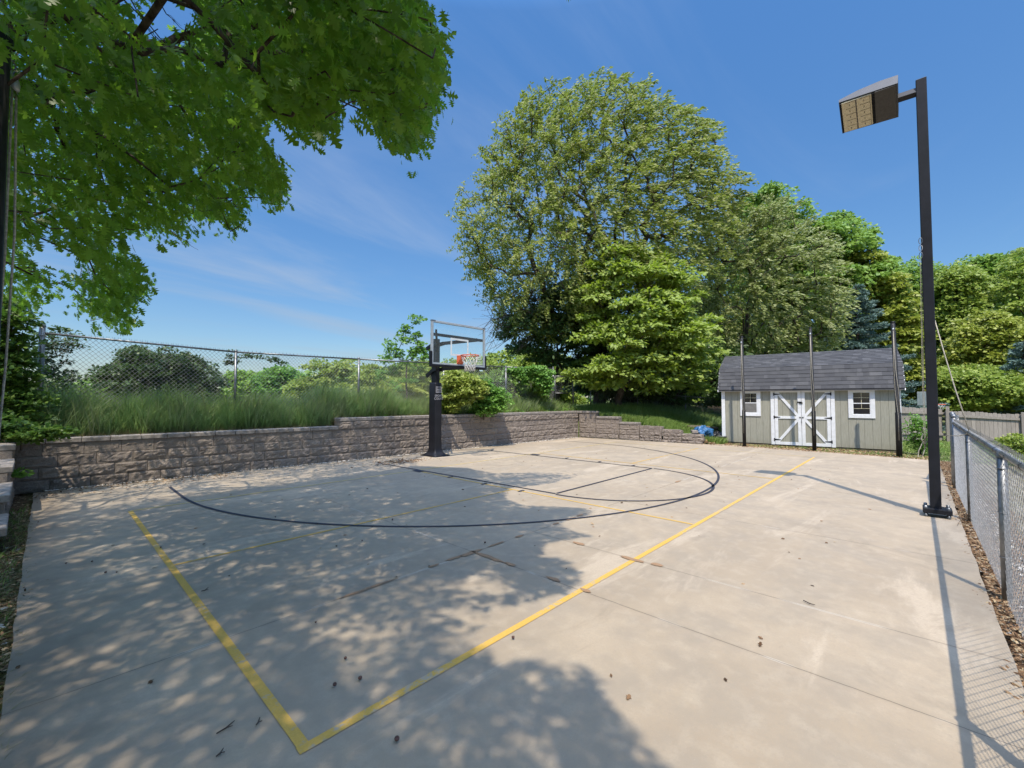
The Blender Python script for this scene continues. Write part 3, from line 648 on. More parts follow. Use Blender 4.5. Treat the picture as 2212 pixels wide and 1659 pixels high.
# ------------------------------------------------------------------ basketball hoop
hoop = thing('basketball_hoop', 'in ground basketball hoop with glass backboard, padded black pole, orange rim and white net', 'basketball hoop', (7.45, 9.9, 0))
m = MB(); m.bbox(-.075, .075, -.1, .1, 0, 3.28, .012); m.box(-.078, -.0765, -.03, .03, 2.0, 3.2); m.build('pole', M['black'], hoop)
m = MB()  # vinyl pad, slightly wrinkled, with a skirt
V = []; lv = [(.0, .27, .36), (.012, .28, .37), (.05, .19, .25), (.12, .135, .17), (.2, .125, .155), (.5, .12, .15), (1.0, .122, .152), (1.5, .12, .15), (2.0, .12, .15), (2.04, .112, .142)]
for z, hx, hy in lv:
    for k in range(32):
        a = 2*math.pi*(k+.5)/32; c_, s_ = math.cos(a), math.sin(a); e = .22
        x = math.copysign(abs(c_)**e, c_)*hx; y = math.copysign(abs(s_)**e, s_)*hy
        wr = .006*math.sin(k*2.3+z*9) if z < .6 else .003*math.sin(k*1.7+z*5); V.append((x*(1+wr*3), y*(1+wr*3), z))
m.add(V, [(i*32+k, i*32+(k+1) % 32, (i+1)*32+(k+1) % 32, (i+1)*32+k) for i in range(len(lv)-1) for k in range(32)], True)
m.f.append(tuple(len(V)-32+k for k in range(32))); m.sm.append(False)
pad = m.build('pole_pad', M['vinyl'], hoop)
bx0, bx1, bz0, bz1, by_ = 6.46-7.45, 8.29-7.45, 2.44, 3.56, 8.76-9.9
m = MB(); t_ = .055
for (x0, x1, z0, z1) in ((bx0, bx1, bz1-t_, bz1), (bx0, bx1, bz0, bz0+t_), (bx0, bx0+t_, bz0+t_+.001, bz1-t_-.001), (bx1-t_, bx1, bz0+t_+.001, bz1-t_-.001)): m.bbox(x0, x1, by_-.012, by_+.045, z0, z1, .006)
bf = m.build('backboard_frame', M['frame'], hoop)
for x in (bx0, bx1):
    m = MB(); s = 1 if x == bx0 else -1; m.box(min(x-s*.002, x+s*.11), max(x-s*.002, x+s*.11), by_-.015, by_+.048, bz1-.03, bz1+.003)
    m.build('corner_bracket', M['corner'], bf)
m = MB(); m.box(bx0+t_, bx1-t_, by_+.008, by_+.018, bz0+t_, bz1-t_); m.build('glass', M['glass'], hoop)
m = MB()  # padding round the lower edge
m.bbox(bx0-.03, bx1+.03, by_-.03, by_+.07, bz0-.05, bz0+.02, .02)
for x0, x1 in ((bx0-.03, bx0+.018), (bx1-.018, bx1+.03)): m.bbox(x0, x1, by_-.029, by_+.069, bz0+.015, bz0+.34, .015)
m.build('backboard_padding', M['black'], hoop)
m = MB(); sx0, sx1, sz0, sz1, q = (bx0+bx1)/2-.305, (bx0+bx1)/2+.305, bz0+.27, bz0+.27+.46, .048
for (x0, x1, z0, z1) in ((sx0, sx1, sz1-q, sz1), (sx0, sx1, sz0, sz0+q), (sx0, sx0+q, sz0+q, sz1-q), (sx1-q, sx1, sz0+q, sz1-q)): m.box(x0, x1, by_+.004, by_+.006, z0, z1)
m.build('target_square', M['white'], hoop)
m = MB(); cxm = (bx0+bx1)/2
m.add([(cxm-.1, by_-.002, 2.72), (cxm+.1, by_-.002, 2.72), (cxm+.1, by_-.002, 2.50), (cxm-.1, by_-.002, 2.50), (cxm-.07, by_-.17, 2.72), (cxm+.07, by_-.17, 2.72), (cxm+.07, by_-.17, 2.68), (cxm-.07, by_-.17, 2.68)], [(0, 1, 5, 4), (1, 2, 6, 5), (2, 3, 7, 6), (3, 0, 4, 7), (4, 5, 6, 7), (0, 3, 2, 1)])
m.box(cxm-.1, cxm+.1, by_-.004, by_+.003, 2.48, 2.72)
m.build('rim_mount', M['orange'], hoop)
rc = (cxm, by_-.40, 2.705); m = MB(); m.tube([(rc[0]+.229*math.cos(a), rc[1]+.229*math.sin(a), rc[2]) for a in np.linspace(0, 2*math.pi, 41)], .011, 8, cap=False)
for i in range(12): a = 2*math.pi*i/12; m.tube([(rc[0]+.23*math.cos(a-.07), rc[1]+.23*math.sin(a-.07), rc[2]-.01), (rc[0]+.235*math.cos(a), rc[1]+.235*math.sin(a), rc[2]-.03), (rc[0]+.23*math.cos(a+.07), rc[1]+.23*math.sin(a+.07), rc[2]-.01)], .004, 5)
m.build('rim', M['orange'], hoop)
m = MB()
lv = [(.225, -.02), (.19, -.12), (.155, -.22), (.14, -.29), (.13, -.35), (.128, -.41)]
for i in range(12):
    for f in (1, -1):
        m.tube([(rc[0]+r_*math.cos(2*math.pi*(i+f*.5*j)/12), rc[1]+r_*math.sin(2*math.pi*(i+f*.5*j)/12), rc[2]+z_) for j, (r_, z_) in enumerate(lv)], .0055, 5)
m.build('net', M['net'], hoop)
for s in (-1, 1):
    for zf, zb in ((3.22, 3.12), (2.47, 2.40)):
        m = MB(); m.beam((s*.09, .30, zb-.10 if zb > 3 else zb-.16), (s*.09, 0, zb), .05, .1); m.beam((s*.09, 0, zb), (s*.11, -.22, zb+.03), .05, .1)
        m.beam((s*.11, -.2, zb+.03), (cxm+s*.70, by_+.09, zf), .05, .09); m.build('support_arm', M['black'], hoop)
m = MB(); m.beam((-.02, -.1, 2.95), (bx0+.2, by_+.08, 3.32), .05, .06); m.box(bx0+.04, bx1-.04, by_+.05, by_+.1, 3.18, 3.25); m.box(bx0+.04, bx1-.04, by_+.072, by_+.12, 2.42, 2.49); m.build('back_brace', M['black'], hoop)
def text(s_, size, mat, parent, loc, rot, depth=.001, ext=1):
    cu = bpy.data.curves.new('t', 'FONT'); cu.body = s_; cu.size = size; cu.extrude = depth; cu.align_x = 'CENTER'; cu.space_character = 1.05
    to = bpy.data.objects.new('t', cu); C.objects.link(to); bpy.context.view_layer.update(); me = bpy.data.meshes.new_from_object(to); bpy.data.objects.remove(to)
    me.name = 'lettering'; me.materials.clear(); me.materials.append(mat); o = bpy.data.objects.new('lettering', me); C.objects.link(o); o.parent = parent; o.location = loc; o.rotation_euler = rot; return o
def logo(cx_, y_, z_, w_, h_):
    m = MB(); t = h_*.085
    for (x0, x1, z0, z1) in ((0, 1, .93, 1), (0, 1, 0, .07), (0, .04, .07, .93), (.96, 1, .07, .93), (.09, .91, .47, .53), (.09, .48, .78, .83), (.52, .91, .78, .83), (.09, .13, .56, .78), (.87, .91, .56, .78), (.3, .34, .56, .78), (.66, .7, .56, .78), (.09, .91, .56, .60), (.09, .91, .38, .42), (.09, .13, .16, .38), (.3, .34, .16, .38), (.48, .52, .16, .38), (.66, .7, .16, .38), (.87, .91, .16, .38), (.09, .91, .14, .19)):
        m.box(cx_-w_/2+x0*w_, cx_-w_/2+x1*w_, y_-.0015, y_+.001, z_+z0*h_, z_+z1*h_)
    return m
fy = -.1525
logo(0, fy, 1.76, .2, .17).build('emblem', M['label'], hoop)
text('SPORT', .088, M['label'], hoop, (0, fy-.001, 1.645), (math.pi/2, 0, 0)); text('COURT', .088, M['label'], hoop, (0, fy-.001, 1.565), (math.pi/2, 0, 0))
logo(bx1-.24, by_+.0065, 2.66, .19, .15).build('emblem', M['white'], hoop)
text('SPORT', .075, M['white'], hoop, (bx1-.24, by_+.0055, 2.58), (math.pi/2, 0, 0)); text('COURT', .075, M['white'], hoop, (bx1-.24, by_+.0055, 2.51), (math.pi/2, 0, 0))

# ------------------------------------------------------------------ light pole
lp = thing('light_pole', 'tall square black light pole with a tilted floodlight head, standing by the right fence', 'light pole', (8.2, -.165, 0), 0)
m = MB(); m.bbox(-.056, .056, -.056, .056, .09, 6.03, .008); m.build('pole', M['darkpole'], lp)
m = MB(); m.bbox(-.13, .13, -.155, .13, .05, .115, .01); m.build('base_plate', M['darkpole'], lp)
for x in (-.1, .1):
    for y in (-.12, .1): m = MB(); m.tube([(x, y, -.01), (x, y, .15)], .012, 8); m.lathe([(.022, .0), (.022, .03), (.001, .03)], (x, y, .115), 6); m.lathe([(.024, .012), (.024, .045), (.001, .045)], (x, y, 0), 6); m.build('anchor_bolt', M['galv'], lp)
hd = Matrix.Translation((0, .05, 5.88))@Matrix.Rotation(rad(2), 4, 'X')@Matrix.Rotation(rad(27), 4, 'Y')
m = MB(); m.bbox(-.04, .04, 0, .2, -.05, .05, .006, hd); m.build('arm', M['darkpole'], lp)
LW_, LL = .27, .66
m = MB(); y0, y1 = .19, .19+LL
prof = [(y0, .045), (y0, .14), (y0+.22, .145), (y0+.45, .105), (y1, .02), (y1, -.035), (y0, -.05)]
for s in (-1, 1): pass
V = [hd @ Vector((s*LW_, y, z)) for s in (-1, 1) for y, z in [(y0, -.05), (y0, .13), (y0+.2, .14), (y0+.45, .105), (y1, .03), (y1, -.03)]]
m.add(V, [(5, 4, 3, 2, 1, 0), (6, 7, 8, 9, 10, 11)]+[(i, (i+1) % 6, (i+1) % 6+6, i+6) for i in range(6)])
hsg = m.build('lamp_head', M['lamphead'], lp)
zb = -.055
m = MB(); m.bbox(-LW_+.012, LW_-.012, y0+.02, y0+.25, zb-.008, zb+.02, .004, hd); m.build('driver_cover', M['lampdoor'], hsg)
m = MB(); m.bbox(-LW_+.02, LW_-.02, y0+.285, y1-.03, zb-.003, zb+.03, .005, hd)
m.build('lens_panel', M['lens'], hsg)
m = MB()
for i in range(5):
    for j in range(2):
        x0 = -LW_+.035+i*.098; yy = y0+.30+j*.165
        for (a, b_, c_, d_) in ((x0, x0+.09, yy, yy+.004), (x0, x0+.003, yy, yy+.12), (x0+.03, x0+.06, yy+.07, yy+.076)): m.box(a, b_, c_, d_, zb-.006, zb-.003, hd)
m.box(-LW_+.02, LW_-.02, y0+.455, y0+.463, zb-.006, zb-.003, hd)
m.build('lens_ribs', M['lampdoor'], hsg)
for ya_, yb_, za_ in ((y0+.255, y0+.283, zb-.006), (y1-.028, y1-.005, zb)):
    m = MB()
    for i in range(22): x0 = -LW_+.02+i*.0235; m.box(x0, x0+.012, ya_, yb_, za_, za_+.018, hd)
    m.build('cooling_fins', M['black'], hsg)
m = MB()
for i, z in enumerate((3.75, 3.65, 3.55)): m.tube([(-.075+.012*math.sin(a)*(1 if i % 2 else .2), .062+.022*math.cos(a)*.8, z+.045*math.sin(a)) for a in np.linspace(0, 6.283, 12)], .004, 5, cap=False)
m.build('chain', M['galv'], lp)
m = MB()
for q in (.066, .078): m.tube([(-.03, q+.012*math.sin(z*1.1), z) for z in np.linspace(3.5, .9, 12)], .003, 5)
m.build('halyard_rope', M['rope'], lp)
m = MB(); m.tube([(0, .06, 1.05), (0, .1, 1.1), (0, .12, 1.03), (0, .09, .96), (0, .06, 1.0)], .010, 6); m.tube([(0, .10, 1.0), (.02, .15, .86), (0, .16, .78), (-.02, .11, .8), (0, .08, .92)], .006, 6); m.build('cleat_and_cord', M['rope'], lp)
m = MB(); m.tube([(8.25, -.22, 2.65)]+[(8.25-.35*f, -.22-.27*f, 2.65-1.5*f-.05*math.sin(3.1*f)) for f in (.3, .6, 1)], .007, 6)
m.tube([(7.9, -.49, 1.15), (8.05, -.4, 1.10), (8.3, -.24, 1.08)], .006, 6)
tag(m.build('guy_rope', M['rope']), 'taut pale rope from the light pole down to the right fence rail', 'rope')

# ------------------------------------------------------------------ net posts
def net_post(label, x, y, h, lean=(0, 0), group='black net posts with ropes at the ends of the court', rr=.05):
    o = thing('net_post', label, 'post', (x, y, 0), R_.uniform(-.2, .2), group)
    m = MB(); m.tube([(0, 0, -.05), (0, 0, 1.2), (0, 0, 1.22), (lean[0], lean[1], h)], [rr*1.12, rr*1.12, rr*.9, rr*.8], 14); m.build('pole', M['blackpost'], o)
    m = MB(); m.lathe([(rr*.9, -.01), (rr*.95, .02), (.001, .03)], (lean[0], lean[1], h), 12); m.build('post_cap', M['black'], o)
    m = MB(); ux, uy = -.9, .1
    cxp, cyp = lean[0]-rr-.02, lean[1]; m.tube([(cxp-.03*math.cos(a)+.02, cyp, h-.09+.028*math.sin(a)) for a in np.linspace(0, 6.283, 12)], .004, 6, cap=False); m.tube([(cxp-.01+.012*math.cos(a), cyp, h-.145+.03*math.sin(a)) for a in np.linspace(0, 6.283, 10)], .004, 6, cap=False)
    m.build('eye_bolt', M['galv'], o)
    m = MB(); m.lathe([(.001, -.035), (.02, -.03), (.022, .0), (.018, .03), (.001, .034)], (cxp-.008, cyp, h-.2), 10); m.build('pulley', M['frame'], o)
    m = MB(); m.tube([(cxp-.015, cyp, h-.22), (cxp-.028, cyp+.012, h*.7), (cxp-.02, cyp, h*.48), (-rr-.008, .0, h*.3), (-rr-.008, 0, h*.12)], .006, 5); m.tube([(cxp+.004, cyp, h-.22), (cxp-.01, cyp-.02, h*.66), (-rr-.01, -.02, h*.5), (-rr*.8, -.035, h*.32)], .006, 5); m.build('halyard_rope', M['rope'], o)
    return o
net_post('thin black post with rope standing in front of the left window of the shed', 16.0, 4.24, 3.69, (0, .02))
net_post('thin black post with rope standing in front of the double doors of the shed', 16.12, 2.31, 3.80, (0, .03))
net_post('thicker black post with loose rope standing at the right corner of the shed', 16.0, .36, 3.72, (.02, .05), rr=.06)
npst = net_post('tall near black post with pulley and ropes at the left edge of the photo', -.262, 3.85, 3.66, (-.0, 0), rr=.075)
npst.rotation_euler.z = rad(222)

# ------------------------------------------------------------------ shed
sh_rz = math.atan2(-4.85, .64)
shed = thing('storage_shed', 'sage green wooden shed with dark gambrel roof, white trim and white double barn doors', 'shed', (16.78, 5.15, .055), sh_rz); shed.scale = (.963, .963, .963)
WL, DP, HW = 5.03, 3.0, 1.96
m = MB(); m.box(0, WL, 0, .05, .0, HW); m.box(0, WL, DP-.05, DP, 0, HW)
for x in (0, WL-.05):  # gable ends with gambrel outline
    pr_ = [(.05, 0), (DP-.05, 0), (DP-.05, HW), (DP-.25, 2.7), (DP/2, 3.28), (.25, 2.7), (.05, HW)]
    V = [(x, y, z) for y, z in pr_]+[(x+.05, y, z) for y, z in pr_]; n = 7
    m.add(V, [tuple(range(n)), tuple(range(2*n-1, n-1, -1))]+[(i, i+n, (i+1) % n+n, (i+1) % n) for i in range(n)])
wl = m.build('wall', M['siding'], shed)
m = MB()
m.bbox(-.03, .09, -.025, .02, -.01, HW-.01, .005); m.bbox(-.03, .0, .019, .11, -.01, HW-.01, .004); m.build('corner_trim', M['trim'], shed)
m = MB(); m.bbox(WL+.0, WL+.03, -.026, .10, -.01, HW-.01, .004); m.build('corner_trim', M['trim'], shed)
m = MB(); m.bbox(WL+.0, WL+.03, DP-.1, DP+.02, -.01, HW-.01, .004); m.build('corner_trim', M['trim'], shed)
# roof: overlapping shingle tabs on four planes
m = MB(); rfb = MB()
x0r, x1r = -.13, WL+.13
prof = [(-.16, 1.93), (.2, 2.74), (DP/2, 3.33), (DP-.2, 2.74), (DP+.16, 1.93)]
V = [(x, y, z-.02) for x in (x0r+.01, x1r-.01) for y, z in prof]+[(x, y, z-.05) for x in (x0r+.01, x1r-.01) for y, z in prof]
rfb.add(V, [(i, i+1, i+6, i+5) for i in range(4)]+[(i+10, i+15, i+16, i+11) for i in range(4)]+[(i, i+10, i+11, i+1) for i in range(4)]+[(i+5, i+6, i+16, i+15) for i in range(4)]+[(0, 5, 15, 10), (4, 14, 19, 9)])
rfo = rfb.build('roof', M['shingle'], shed)
def shingles(ya, za, yb, zb_, rows):
    d = Vector((0, yb-ya, zb_-za)); Ls = d.length; d.normalize(); nrm = Vector((0, -d.z, d.y))
    if nrm.z < 0: nrm = -nrm
    e = Ls/rows
    for r in range(rows):
        x = x0r-R_.uniform(0, .2)
        while x < x1r:
            wd = R_.choice([.11, .16, .16, .22, .31]); a, b_ = max(x, x0r), min(x+wd, x1r); x += wd
            if b_-a < .01: continue
            s0 = r*e-(.004 if r else .0); s1 = min((r+1)*e+.02, Ls); lift = .012 if R_.random() < .5 else .016
            P = [Vector((a+.0008, ya, za))+d*s0+nrm*(lift-.012), Vector((b_-.0008, ya, za))+d*s0+nrm*(lift-.012), Vector((b_-.0008, ya, za))+d*s0+nrm*lift, Vector((a+.0008, ya, za))+d*s0+nrm*lift, Vector((a+.0008, ya, za))+d*s1+nrm*.001, Vector((b_-.0008, ya, za))+d*s1+nrm*.001]
            m.add(P, [(0, 1, 2, 3), (3, 2, 5, 4), (0, 3, 4), (1, 5, 2)])
shingles(-.16, 1.93, .2, 2.74, 6); shingles(.2, 2.74, DP/2, 3.33, 10); shingles(DP+.16, 1.93, DP-.2, 2.74, 6); shingles(DP-.2, 2.74, DP/2, 3.33, 10)
m.build('shingles', M['shingle'], rfo)
m = MB(); m.box(x0r, x1r, -.15, -.128, 1.87, 1.925); 
for x in (x0r, x1r-.02):
    for i in range(4): (ya, za), (yb, zb2) = prof[i], prof[i+1]; m.beam((x+.01, ya, za-.075), (x+.01, yb, zb2-.075), .02, .07)
m.build('fascia', M['trim'], shed)
def window(x0, x1, z0, z1, lower):
    m = MB(); t = .115
    for a in ((x0, x1, z1-t, z1), (x0, x1, z0, z0+t), (x0, x0+t, z0+t, z1-t), (x1-t, x1, z0+t, z1-t)): m.bbox(a[0], a[1], -.028, -.002, a[2], a[3], .004)
    wo = m.build('window', M['trim'], shed); xi0, xi1, zi0, zi1 = x0+t, x1-t, z0+t, z1-t; zm = zi0+(zi1-zi0)*.5
    g1 = MB(); g1.box(xi0, xi1, -.008, -.003, zi0, zi1); g1.build('pane', M['windowglass'], wo)
    f = MB(); q = .018
    for a in ((xi0, xi1, zi1-q, zi1), (xi0, xi1, zi0, zi0+q), (xi0, xi0+q, zi0+q, zi1-q), (xi1-q, xi1, zi0+q, zi1-q), (xi0+q, xi1-q, zm-.015, zm+.015)): f.box(a[0], a[1], -.018, -.009, a[2], a[3])
    f.build('sash', M['trim'], wo)
    f = MB(); xm = (xi0+xi1)/2; zq = (zm+zi1)/2; f.box(xm-.007, xm+.007, -.013, -.0085, zm+.016, zi1-q); f.box(xi0+q, xi1-q, -.0135, -.009, zq-.007, zq+.007)
    if not lower: zz = zm-.17; f.box(xm-.006, xm+.006, -.013, -.0085, zz, zm-.016); f.box(xi0+q, xi1-q, -.0135, -.009, zz-.006, zz+.006)
    f.build('muntins', M['muntin'], wo)
    if lower: f = MB(); f.box(xi0+q, xi1-q, -.0125, -.0095, zi0+q, zm-.016); f.build('window_shade', M['screen'], wo)
window(.60, 1.26, .97, 1.93, True); window(3.76, 4.44, .97, 1.93, False)
m = MB()
for a in ((1.57, 1.68, -.02, 1.955), (3.30, 3.41, -.02, 1.955), (1.681, 3.299, 1.925, 1.955)): m.bbox(a[0], a[1], -.03, .0, a[2], a[3], .004)
m.build('door_casing', M['trim'], shed)
for side in (0, 1):
    x0, x1 = (1.69, 2.475) if side == 0 else (2.485, 3.29)
    p = MB(); p.box(x0, x1, -.014, -.002, -.01, 1.92); door = p.build('door', M['siding'], shed)
    f = MB(); t = .1
    for a in ((x0, x1, 1.82, 1.92), (x0, x1, -.01, .09), (x0, x0+t, .091, 1.819), (x1-t, x1, .091, 1.819), (x0+t, x1-t, .90, .99)): f.bbox(a[0], a[1], -.036, -.0145, a[2], a[3], .003)
    o_, i_ = (x0+t, x1-t) if side == 0 else (x1-t, x0+t)
    for (za, zc) in ((1.80, 1.01), (.10, .88)):
        f.beam((o_, -.026, za), (i_, -.026, zc), .02, .085, up=(0, 1, 0)) if False else None
        a = Vector((o_, -.026, za)); b_ = Vector((i_, -.026, zc)); d = (b_-a); l = d.length; d.normalize(); z_ = Vector((0, 1, 0)).cross(d); M4 = Matrix((d, Vector((0, 1, 0)), z_)).transposed().to_4x4(); M4.translation = a; f.box(-.03, l+.03, -.0085, .011, -.042, .042, M4)
    f.build('door_frame', M['trim'], door)
    for z in (.16, .95, 1.76):
        h = MB(); xe = x0 if side == 0 else x1; s = 1 if side == 0 else -1
        h.box(min(xe-s*.035, xe), max(xe-s*.035, xe), -.042, -.036, z-.05, z+.05)
        h.add([(xe, -.042, z+.028), (xe, -.042, z-.028), (xe+s*.17, -.042, z-.009), (xe+s*.17, -.042, z+.009), (xe, -.037, z+.028), (xe, -.037, z-.028), (xe+s*.17, -.037, z-.009), (xe+s*.17, -.037, z+.009)], [(0, 1, 2, 3), (7, 6, 5, 4), (0, 4, 5, 1), (1, 5, 6, 2), (2, 6, 7, 3), (3, 7, 4, 0)]); h.build('hinge', M['black'], door)
m = MB(); m.box(2.36, 2.50, -.048, -.0365, 1.46, 1.50); m.box(2.42, 2.52, -.058, -.048, 1.43, 1.475); m.build('latch', M['black'], shed)
m = MB(); m.box(2.42, 2.46, -.05, -.0365, .94, .975); m.box(2.50, 2.54, -.05, -.0365, .94, .975); m.tube([(2.48, -.045, .94), (2.47, -.05, .8), (2.485, -.045, .72)], .004, 5); m.build('door_handle', M['black'], shed)
m = MB(); m.bbox(.02, WL-.02, .02, DP-.02, -.12, -.005, .01); m.build('skid_base', M['logwood'], shed)

# blue tarp bundle, black bag, tub and a log beside the shed
def crumple(c, r, seed, fl=.7, n=26):
    m = MB(); rr = random.Random(seed); ph = [rr.uniform(0, 6) for _ in range(8)]; V = []
    for i in range(n+1):
        th = math.pi*i/n
        for k in range(2*n):
            a = math.pi*k/n; q = 1+.16*math.sin(3*a+ph[0]+2*th)+.12*math.sin(5*a+ph[1]-3*th)+.07*math.sin(9*a+7*th+ph[2])+.05*math.sin(15*a-11*th+ph[3])+.04*math.sin(24*a+17*th)
            V.append((c[0]+r[0]*q*math.sin(th)*math.cos(a), c[1]+r[1]*q*math.sin(th)*math.sin(a), max(c[2]+r[2]*q*math.cos(th), .0)))
    w_ = 2*n; return m.add(V, [(i*w_+k, i*w_+(k+1) % w_, (i+1)*w_+(k+1) % w_, (i+1)*w_+k) for i in range(n) for k in range(w_)], True)
tx, ty = at(1518, 16.0)
m = crumple((tx, ty, .36), (.30, .30, .20), 3); 
for i in range(26):
    a = R_.uniform(0, 6.28); e = R_.uniform(.2, 1.4); p = [(tx+.33*math.cos(a+s*.3)*math.cos(e-.5*s), ty+.33*math.sin(a+s*.3)*math.cos(e-.5*s), max(.02, .36+.24*math.sin(e-.9*s))) for s in np.linspace(0, 1.6, 6)]; m.tube(p, .008, 4)
tag(m.build('tarp_bundle', M['tarp']), 'crumpled blue tarp and netting heaped at the left end of the shed', 'tarp')
tx, ty = at(1549, 16.2); tag(crumple((tx, ty, .16), (.22, .25, .20), 5).build('plastic_bag', M['darkbag']), 'lumpy black plastic bag between the blue tarp and the shed wall', 'bag')
tx, ty = at(1558, 15.75); m = MB(); m.lathe([(.11, 0), (.15, .22), (.165, .23), (.165, .25), (.145, .25), (.10, .02), (.001, .015)], (tx, ty, 0), 20); tag(m.build('plastic_tub', M['pot']), 'small grey round tub on the ground against the left corner of the shed', 'tub')
lx, ly = at(1520, 16.9); m = MB(); m.tube([(lx-.35, ly+.5, .50), (lx, ly+.1, .47), (lx+.45, ly-.35, .42)], [.07, .085, .08], 10); tag(m.build('log', M['logwood']), 'pale weathered log lying behind the blue tarp', 'log')
bx_, by2 = at(1499, 15.7); m = MB(); m.bbox(-.2, .2, -.1, .1, 0, .1, .015, Matrix.Translation((bx_, by2, .36))@Matrix.Rotation(.5, 4, 'Z')); tag(m.build('stone_slab', M['blockcap']), 'loose flat cap stone on the end of the stepped wall beside the blue tarp', 'stone')

# ------------------------------------------------------------------ wooden picket fence
def picket(name, label, A, B, zt0, zt1, zb0, zb1, wd=.14):
    o = thing(name, label, 'fence'); A = Vector((*A, 0)); B = Vector((*B, 0)); d = B-A; Ln = d.length; d.normalize(); n = Vector((-d.y, d.x, 0)); k = int(Ln/(wd+.008)); m = MB()
    for i in range(k):
        f = (i+.5)/k; zt = zt0+(zt1-zt0)*f+R_.uniform(-.02, .02); zb_ = zb0+(zb1-zb0)*f-.1; M4 = Matrix((d, n, Vector((0, 0, 1)))).transposed().to_4x4(); M4.translation = A+d*(i*(wd+.008))
        V = [M4 @ Vector((x, y, z)) for y in (0, .02) for x, z in ((0, zb_), (wd, zb_), (wd, zt-.03), (wd-.03, zt), (.03, zt), (0, zt-.03))]
        m.add(V, [(0, 1, 2, 3, 4, 5), (11, 10, 9, 8, 7, 6)]+[(j, j+6, (j+1) % 6+6, (j+1) % 6) for j in range(6)])
    m.build('pickets', M['fencewood'], o); m = MB()
    for q in (.14, .75):
        a = A-n*.03; b_ = B-n*.03; m.beam((a.x, a.y, zt0-(zt0-zb0)*q), (b_.x, b_.y, zt1-(zt1-zb1)*q), .04, .09)
    m.build('rails', M['fencewood'], o)
    np_ = max(1, int(Ln/2.4))
    for i in range(np_+1):
        f = i/np_; p = A+(B-A)*f-n*.10; zt = zt0+(zt1-zt0)*f; m = MB(); m.bbox(p.x-.05, p.x+.05, p.y-.05, p.y+.05, zb0+(zb1-zb0)*f-.1, zt+.08, .006); m.build('post', M['fencewood'], o)
    return o
picket('picket_fence', 'weathered grey board fence seen in the gap between the shed and the light pole', at(1890, 16.6), at(2040, 16.7), 1.32, 1.22, -.02, -.1)
picket('picket_fence', 'weathered grey board fence crossing the background at the far right behind the chain link', at(2041, 16.6), at(2370, 16.0), 1.16, .86, -.2, -.4)

# neighbour's small hoop
nx_, ny_ = at(2011, 21); hp = thing('small_basketball_hoop', 'distant small basketball hoop with orange rim above the board fence beside the light pole', 'basketball hoop', (nx_, ny_, 0), 0)
m = MB(); m.tube([(0, 0, -.3), (0, 0, 1.7)], .04, 8); m.build('pole', M['blackpost'], hp)
m = MB(); m.bbox(-.02, .02, -.1, .62, 1.27, 1.95, .01, Matrix.Rotation(rad(50), 4, 'Z')@Matrix.Rotation(rad(-90), 4, 'Z')); m.build('backboard', M['white'], hp)
u_ = (float(RT[0]), float(RT[1])); m = MB(); c_ = (u_[0]*.38, u_[1]*.38); m.tube([(c_[0]+.23*math.cos(a), c_[1]+.23*math.sin(a), 1.33) for a in np.linspace(0, 6.283, 25)], .02, 6, cap=False); m.build('rim', M['orange'], hp)
m = MB()
for i in range(10):
    for f in (1, -1): m.tube([(c_[0]+r_*math.cos(.628*(i+f*.5*j)), c_[1]+r_*math.sin(.628*(i+f*.5*j)), 1.32+z_) for j, (r_, z_) in enumerate([(.23, 0), (.17, -.15), (.12, -.3)])], .008, 4)
m.build('net', M['net'], hp)

# ================================================================== VEGETATION
# big oak whose crown overhangs the court: a solid crown volume shaped by the outline it shows against the sky and by the edge of its shade on the slab
SKYLINE = [(-400, -300), (870, -300), (905, 0), (930, 30), (965, 95), (945, 130), (950, 200), (925, 225), (895, 325), (855, 330), (830, 290), (795, 262), (800, 230), (770, 190), (722, 230), (715, 290), (680, 302), (640, 275), (600, 252), (560, 262), (572, 310), (620, 350), (622, 400), (600, 448), (565, 420), (525, 412), (535, 480), (500, 505), (470, 470), (430, 480), (400, 500), (350, 512), (320, 498), (270, 500), (235, 530), (270, 555), (325, 575), (325, 635), (300, 625), (295, 690), (240, 715), (190, 700), (165, 640), (120, 620), (80, 690), (-400, 720)]
GAPS = [[(275, -20), (430, -20), (425, 50), (385, 105), (330, 90), (290, 50)], [(60, 505), (150, 535), (225, 590), (150, 600), (60, 560)]]
SHADE = [(-12, -3), (-.3, -.2), (1.2, .15), (1.6, .5), (1.85, .85), (2.0, 1.15), (2.2, 1.4), (2.1, 1.65), (1.85, 1.9), (2.25, 2.35), (2.95, 2.1), (3.35, 2.25), (3.55, 2.6), (3.35, 2.75), (3.75, 3.0), (4.35, 2.75), (4.3, 3.05), (4.45, 3.35), (5.15, 3.3), (5.4, 3.45), (5.1, 3.9), (4.85, 4.3), (5.0, 4.8), (5.6, 5.3), (6.6, 5.0), (7.9, 5.2), (7.3, 5.9), (6.5, 6.6), (6.6, 7.6), (6.0, 8.6), (6.6, 9.6), (8.3, 10.8), (7.5, 14), (-12, 16)]
LIGHTGAP = [[(1.75, 2.3), (1.95, 2.0), (2.7, 2.6), (2.95, 3.0), (2.6, 2.95), (2.2, 2.7)]]
TR = np.array([-4.6, 5.6, 0])
